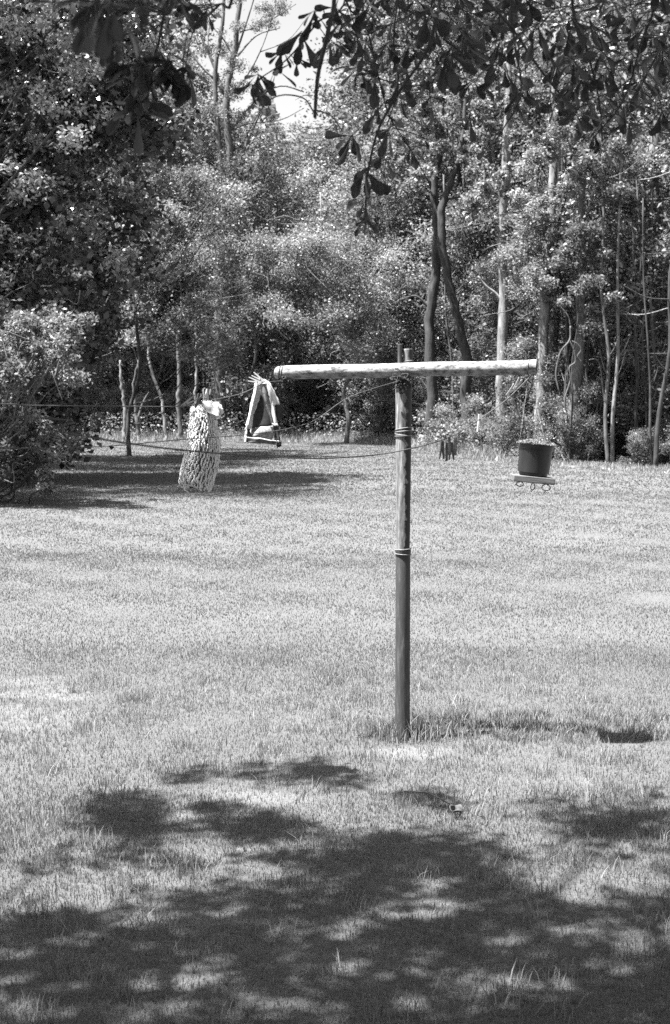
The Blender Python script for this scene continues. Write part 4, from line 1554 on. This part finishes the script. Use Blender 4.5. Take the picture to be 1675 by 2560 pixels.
mb = MB()
nu, nt_ = 36, 30
V, Fc = [], []
for j in range(nt_):
    for i in range(nu):
        V.append(mat_surf(2 * math.pi * i / nu, j / (nt_ - 1)) - org)
for j in range(nt_ - 1):
    for i in range(nu):
        i2 = (i + 1) % nu
        Fc.append((j * nu + i, j * nu + i2, (j + 1) * nu + i2, (j + 1) * nu + i))
mb.add(V, Fc)
mb.build('backing', M['denim_mid'], mat_root)  # dark tone stands in for the shade between the noodle rows
R = np.random.default_rng(13)
mb = MB()
nrow = 34
for i in range(nrow):
    for j in range(34):
        t = (j + 0.5 * (i % 2)) / 34 + R.normal(0, 0.004)
        u = 2 * math.pi * (i / nrow) + 0.9 * t + R.normal(0, 0.035)
        if t < 0.02 or t > 0.995:
            continue
        p = mat_surf(u, t) - org
        p2 = mat_surf(u, t + 0.02) - org
        pn = mat_surf(u + 0.05, t) - org
        dn = unit(p2 - p)
        nrm = unit(np.cross(pn - p, dn))
        cen = mat_surf(0, t) * 0.5 + mat_surf(math.pi, t) * 0.5 - org
        if np.dot(nrm, p - cen) < 0:
            nrm = -nrm
        L = R.uniform(0.022, 0.034)
        fl = 0.4 if math.cos(u) > 0.25 else 1.0
        e = p + dn * L * 0.8 + nrm * L * R.uniform(0.1, 0.45) * fl + R.normal(0, 0.0035, 3)
        m1 = p + nrm * L * 0.45 * fl + dn * L * 0.25
        mb.tube([p, m1, e, e + dn * 0.002], [0.0025, 0.0046, 0.0044, 0.0018], 5, cap=False)
mb.build('noodle_pile', M['chenille'], mat_root)['kind'] = 'stuff'


def patch(name, quad, parent, mat, org, thick=0.003, nx=14, ny=18, wave=0.006, seed=0, bulge=0.0, d=None):
    """a piece of cloth between four (x, y, depth) corners with folds and thickness"""
    Rk = np.random.default_rng(seed + 5)
    ph = Rk.uniform(0, 6.28, 4)
    q = [Z1(a[0], a[1], a[2]) - org for a in quad]
    V, Fc = [], []
    for j in range(ny + 1):
        for i in range(nx + 1):
            u, v = i / nx, j / ny
            p = (q[0] * (1 - u) + q[1] * u) * (1 - v) + (q[3] * (1 - u) + q[2] * u) * v
            w = wave * (math.sin(u * 7 + ph[0] + v * 2) * 0.6 + math.sin(v * 6 + ph[1] + u * 3) * 0.4) - bulge * math.sin(math.pi * u) * math.sin(math.pi * min(1, v * 0.9 + 0.1))
            e = 0.0025 * math.sin(v * 17 + ph[2]) if i in (0, nx) else 0
            V.append(p + np.array([e, w, 0.0015 * math.sin(u * 11 + ph[3])]))
    for j in range(ny):
        for i in range(nx):
            a = j * (nx + 1) + i
            Fc.append((a, a + 1, a + nx + 2, a + nx + 1))
    mb = MB()
    mb.add(V, Fc)
    o = mb.build(name, M[mat], parent)
    sm = o.modifiers.new('thickness', 'SOLIDIFY')
    sm.thickness = thick
    return o


d0 = dR
patch('folded_corner', [(448, 528, d0 - .02), (640, 545, d0 - .03), (640, 700, d0 - .07), (520, 660, d0 - .07)], mat_root, 'white_cloth', org, wave=0.012, seed=1, bulge=0.02)
patch('folded_corner', [(560, 530, d0 + .01), (662, 572, d0 - .0), (688, 655, d0 - .03), (600, 730, d0 - .04)], mat_root, 'white_cloth', org, wave=0.012, seed=2, bulge=0.02)
patch('folded_corner', [(332, 605, d0 - .04), (425, 570, d0 - .05), (450, 660, d0 - .06), (350, 680, d0 - .05)], mat_root, 'white_cloth', org, wave=0.008, seed=3, bulge=0.015)

# ------------------------------------------------------------------ garment
dG = float(on_line(LEFT0, 655, 952)[1])
org = Z1(1100, 310, dG)
gm = empty('hanging_garment', org, 'pale and dark denim garment pegged by its top, hanging open in an A shape', 'garment')
a = dG
patch('inner_panel', [(1060, 360, a + .05), (1115, 400, a + .05), (1222, 795, a + .06), (980, 830, a + .06)], gm, 'denim_dark', org, seed=11)  # dark panel set back behind the open front
patch('left_edge', [(1030, 335, a - .01), (1058, 345, a - .02), (950, 830, a - .03), (915, 870, a - .02)], gm, 'white_cloth', org, wave=.003, seed=12)
patch('left_edge', [(925, 780, a - .025), (948, 780, a - .03), (932, 985, a - .03), (912, 975, a - .03)], gm, 'white_cloth', org, wave=.002, seed=32, nx=6)
patch('left_flap', [(1040, 350, a - .005), (1100, 440, a + .01), (1018, 660, a), (955, 700, a - .01)], gm, 'white_cloth', org, wave=.004, seed=13)
patch('left_flap', [(968, 640, a - .012), (1010, 620, a), (990, 820, a + .005), (962, 830, a - .012)], gm, 'white_cloth', org, wave=.003, seed=14)
patch('middle_flap', [(1062, 340, a - .03), (1165, 335, a - .04), (1262, 785, a - .04), (1216, 785, a - .02)], gm, 'denim', org, wave=.008, seed=15, bulge=.014)
patch('piping', [(1165, 335, a - .044), (1195, 345, a - .045), (1268, 785, a - .045), (1228, 785, a - .044)], gm, 'white_cloth', org, wave=.003, seed=16, nx=6)
patch('right_flap', [(1120, 290, a - .04), (1190, 335, a - .035), (1297, 560, a - .02), (1225, 580, a - .05)], gm, 'white_cloth', org, wave=.006, seed=17, bulge=.015)
patch('right_flap', [(1040, 320, a - .045), (1130, 290, a - .045), (1185, 350, a - .05), (1060, 345, a - .05)], gm, 'white_cloth', org, wave=.004, seed=18, nx=8, ny=6)
patch('patch_pocket', [(1238, 574, a - .035), (1297, 562, a - .012), (1335, 690, a + .01), (1265, 750, a - .02)], gm, 'denim_dark', org, wave=.005, seed=19, bulge=.01)
patch('lower_panel', [(962, 825, a + .0), (1230, 795, a - .01), (1245, 960, a - .015), (968, 925, a - .01)], gm, 'denim', org, wave=.010, seed=20, bulge=.01)
patch('side_panel', [(926, 825, a - .02), (972, 832, a - .01), (984, 925, a - .02), (926, 915, a - .03)], gm, 'denim_dark', org, wave=.004, seed=21, nx=6, ny=8)
patch('side_panel', [(1230, 795, a - .02), (1284, 800, a - .03), (1302, 970, a - .03), (1236, 965, a - .025)], gm, 'denim_dark', org, wave=.004, seed=22, nx=6, ny=8)
patch('cuff', [(1215, 772, a - .048), (1275, 776, a - .048), (1283, 800, a - .048), (1222, 798, a - .048)], gm, 'white_cloth', org, wave=.001, seed=23, nx=6, ny=3)
patch('hem', [(924, 918, a - .03), (1296, 968, a - .035), (1300, 1006, a - .035), (926, 978, a - .03)], gm, 'denim_mid', org, wave=.004, seed=24, ny=5, nx=22)
patch('hem', [(1262, 975, a - .036), (1312, 968, a - .03), (1314, 1020, a - .03), (1262, 1038, a - .035)], gm, 'denim_dark', org, wave=.003, seed=25, nx=6, ny=5)
patch('hem_stitching', [(926, 914, a - .036), (1290, 962, a - .041), (1291, 970, a - .041), (926, 924, a - .036)], gm, 'white_cloth', org, wave=.001, seed=26, ny=2, nx=20)


# ------------------------------------------------------------------ pot on its board
def Z3(x, y, d):                                   # 3.8925 x enlargement whose corner is photo (1020, 840)
    return P(1020 + x / 3.8925, 840 + y / 3.8925, d)


dP = float((POST + ux * (HALF - 0.02))[1])
px2m = dP / F / 3.8925
tilt_pot = math.radians(5.5)
bc = Z3(1207, 1393, dP)
board = empty('hanging_board', bc, 'small weathered board hung by thin wires below the right crossbar end', 'board')
board.rotation_euler = (0, tilt_pot, 0.0)
mb = MB()
W, Dp, Hh = 0.236, 0.20, 0.036
mb.box((0, 0, 0), (W, Dp, Hh))
mb.build('board', M['plank'], board, False, bevel=0.004)
for i, (lx_, sz, hang) in enumerate(((-0.075, 0.021, 0), (0.0, 0.014, 1), (0.075, 0.024, 2))):
    mb = MB()
    pts = []
    y0 = -0.06
    for k in range(15):
        a_ = 2 * math.pi * k / 14
        rx_, rz_ = (sz, sz * 0.62) if hang == 0 else ((sz * 0.8, sz * 1.4) if hang == 1 else (sz, sz * 0.75))
        pts.append((lx_ + rx_ * math.sin(a_), y0 + 0.005 * math.sin(2 * a_), -Hh / 2 - rz_ + rz_ * math.cos(a_) - 0.001))
    mb.tube(pts, 0.0027, 5)
    dz = pts[7][2]
    if hang:
        mb.tube([(lx_, y0, dz), (lx_ - 0.004, y0, dz - 0.008), (lx_ - 0.008, y0, dz - 0.014)], 0.0022, 5)
    else:
        mb.tube([(lx_ - sz, y0, dz + 0.01), (lx_ - sz - 0.008, y0, dz + 0.002)], 0.0014, 5)
    mb.build('wire_loop', M['knot'], board)
top_attach = POST + ux * (HALF - 0.045) + np.array([0, 0, BARZ + tilt - Rb - 0.003])
Ry = np.array([[math.cos(tilt_pot), 0, math.sin(tilt_pot)], [0, 1, 0], [-math.sin(tilt_pot), 0, math.cos(tilt_pot)]])
for cx_, cy_ in ((-0.112, -0.09), (0.112, -0.09), (0.0, 0.098)):
    e = Ry.T @ (top_attach - bc)
    mb = MB()
    mb.tube([(cx_, cy_, -Hh / 2 - 0.002), (cx_, cy_, Hh / 2), tuple(e)], 0.0007, 4)
    mb.build('hanger_wire', M['wire'], board)
pc = bc + Ry @ np.array([0.0035, 0, Hh / 2 + 0.0015])
pot = empty('plant_pot', pc, 'black plastic nursery pot full of tiny pale leaves on the hanging board', 'plant pot')
pot.rotation_euler = (0, tilt_pot, 0)
hp = 0.182
rb_, rt_ = 0.080, 0.101
mb = MB()
prof = [(rb_ - 0.006, 0), (rb_, 0.004), (rt_ - 0.006 - 0.003, hp * 0.82), (rt_ - 0.004, hp * 0.825), (rt_ - 0.002, hp * 0.86), (rt_ - 0.002, hp * 0.95), (rt_ + 0.004, hp * 0.955), (rt_ + 0.005, hp), (rt_ - 0.001, hp), (rt_ - 0.006, hp * 0.88), (rb_ + 0.01, 0.02)]
lathe(mb, prof, 40)
flat_shade_angle(mb.build('pot', M['pot'], pot), 30)
mb = MB()
lathe(mb, [(rt_ - 0.008, hp * 0.86), (rt_ - 0.008, hp * 0.93), (0.05, hp * 0.97), (0.01, hp * 0.98)], 30)
mb.build('soil', M['soil'], pot)
R = np.random.default_rng(19)
n = 2600
rr = np.sqrt(R.uniform(0, 1, n)) * (rt_ + 0.012)
th = R.uniform(0, 6.28, n)
Zp = hp * 0.96 + 0.004 + R.uniform(0, 1, n) * 0.024 * (1 - (rr / (rt_ + 0.02)) ** 3) * (0.7 + 0.5 * np.sin(th * 3 + 1))
V, Fc = cards(np.stack([rr * np.cos(th), rr * np.sin(th), Zp + 0.004], 1), 0.012, 0.008, R, 0.6)
link('foliage', fast_mesh('foliage', V, Fc, R.uniform(0, 1, n)), M['succulent'], pot)['kind'] = 'stuff'


# ------------------------------------------------------------------ small things on the lawn
def on_ground(x, y):
    r = ray(x, y)
    t = CAMH / -r[2]
    return np.array([r[0] * t, r[1] * t, 0])


q = on_ground(1140, 2046)
q[2] = float(gz(q[0], q[1])) + 0.03
mb = MB()
V, Fc = [], []
for i in range(9):
    for j in range(7):
        u, v = i / 8 - 0.5, j / 6 - 0.5
        w = math.cos(u * math.pi) ** 0.7 if abs(u) < 0.5 else 0.05
        V.append((u * 0.07, v * 0.045 * (w + 0.1), 0.03 * (v * 2) ** 2 + 0.012 * math.sin(u * 6)))
for i in range(8):
    for j in range(6):
        a_ = i * 7 + j
        Fc.append((a_, a_ + 1, a_ + 8, a_ + 7))
mb.add(V, Fc)
o = mb.build('fallen_leaf', M['stone'])
o.location = tuple(q)
o.rotation_euler = (0.5, 0.3, -0.5)
o.modifiers.new('thickness', 'SOLIDIFY').thickness = 0.002
tag(o, 'curled dry leaf casting a dark spot on the grass below the pole', 'leaf')
mb = MB()
p0 = on_ground(1010, 2000)
p1 = on_ground(1125, 2035)
mb.tube(spline([p0 + [0, 0, .045], (p0 + p1) / 2 + [0, 0, .07], p1 + [0, 0, .05]], 5), 0.004, 6, wob=0.15)
tag(mb.build('fallen_twig', M['twig']), 'thin dark twig lying in the grass beside the curled dry leaf', 'twig')
tot = sum(len(o.data.polygons) for o in S.objects if o.type == 'MESH' and o.data.users == 1)
print('objects', len(S.objects), 'tris', sum(sum(len(p.vertices)-2 for p in m.polygons) if len(m.polygons)<2000 else len(m.polygons)*(len(m.polygons[0].vertices)-2) for m in bpy.data.meshes))
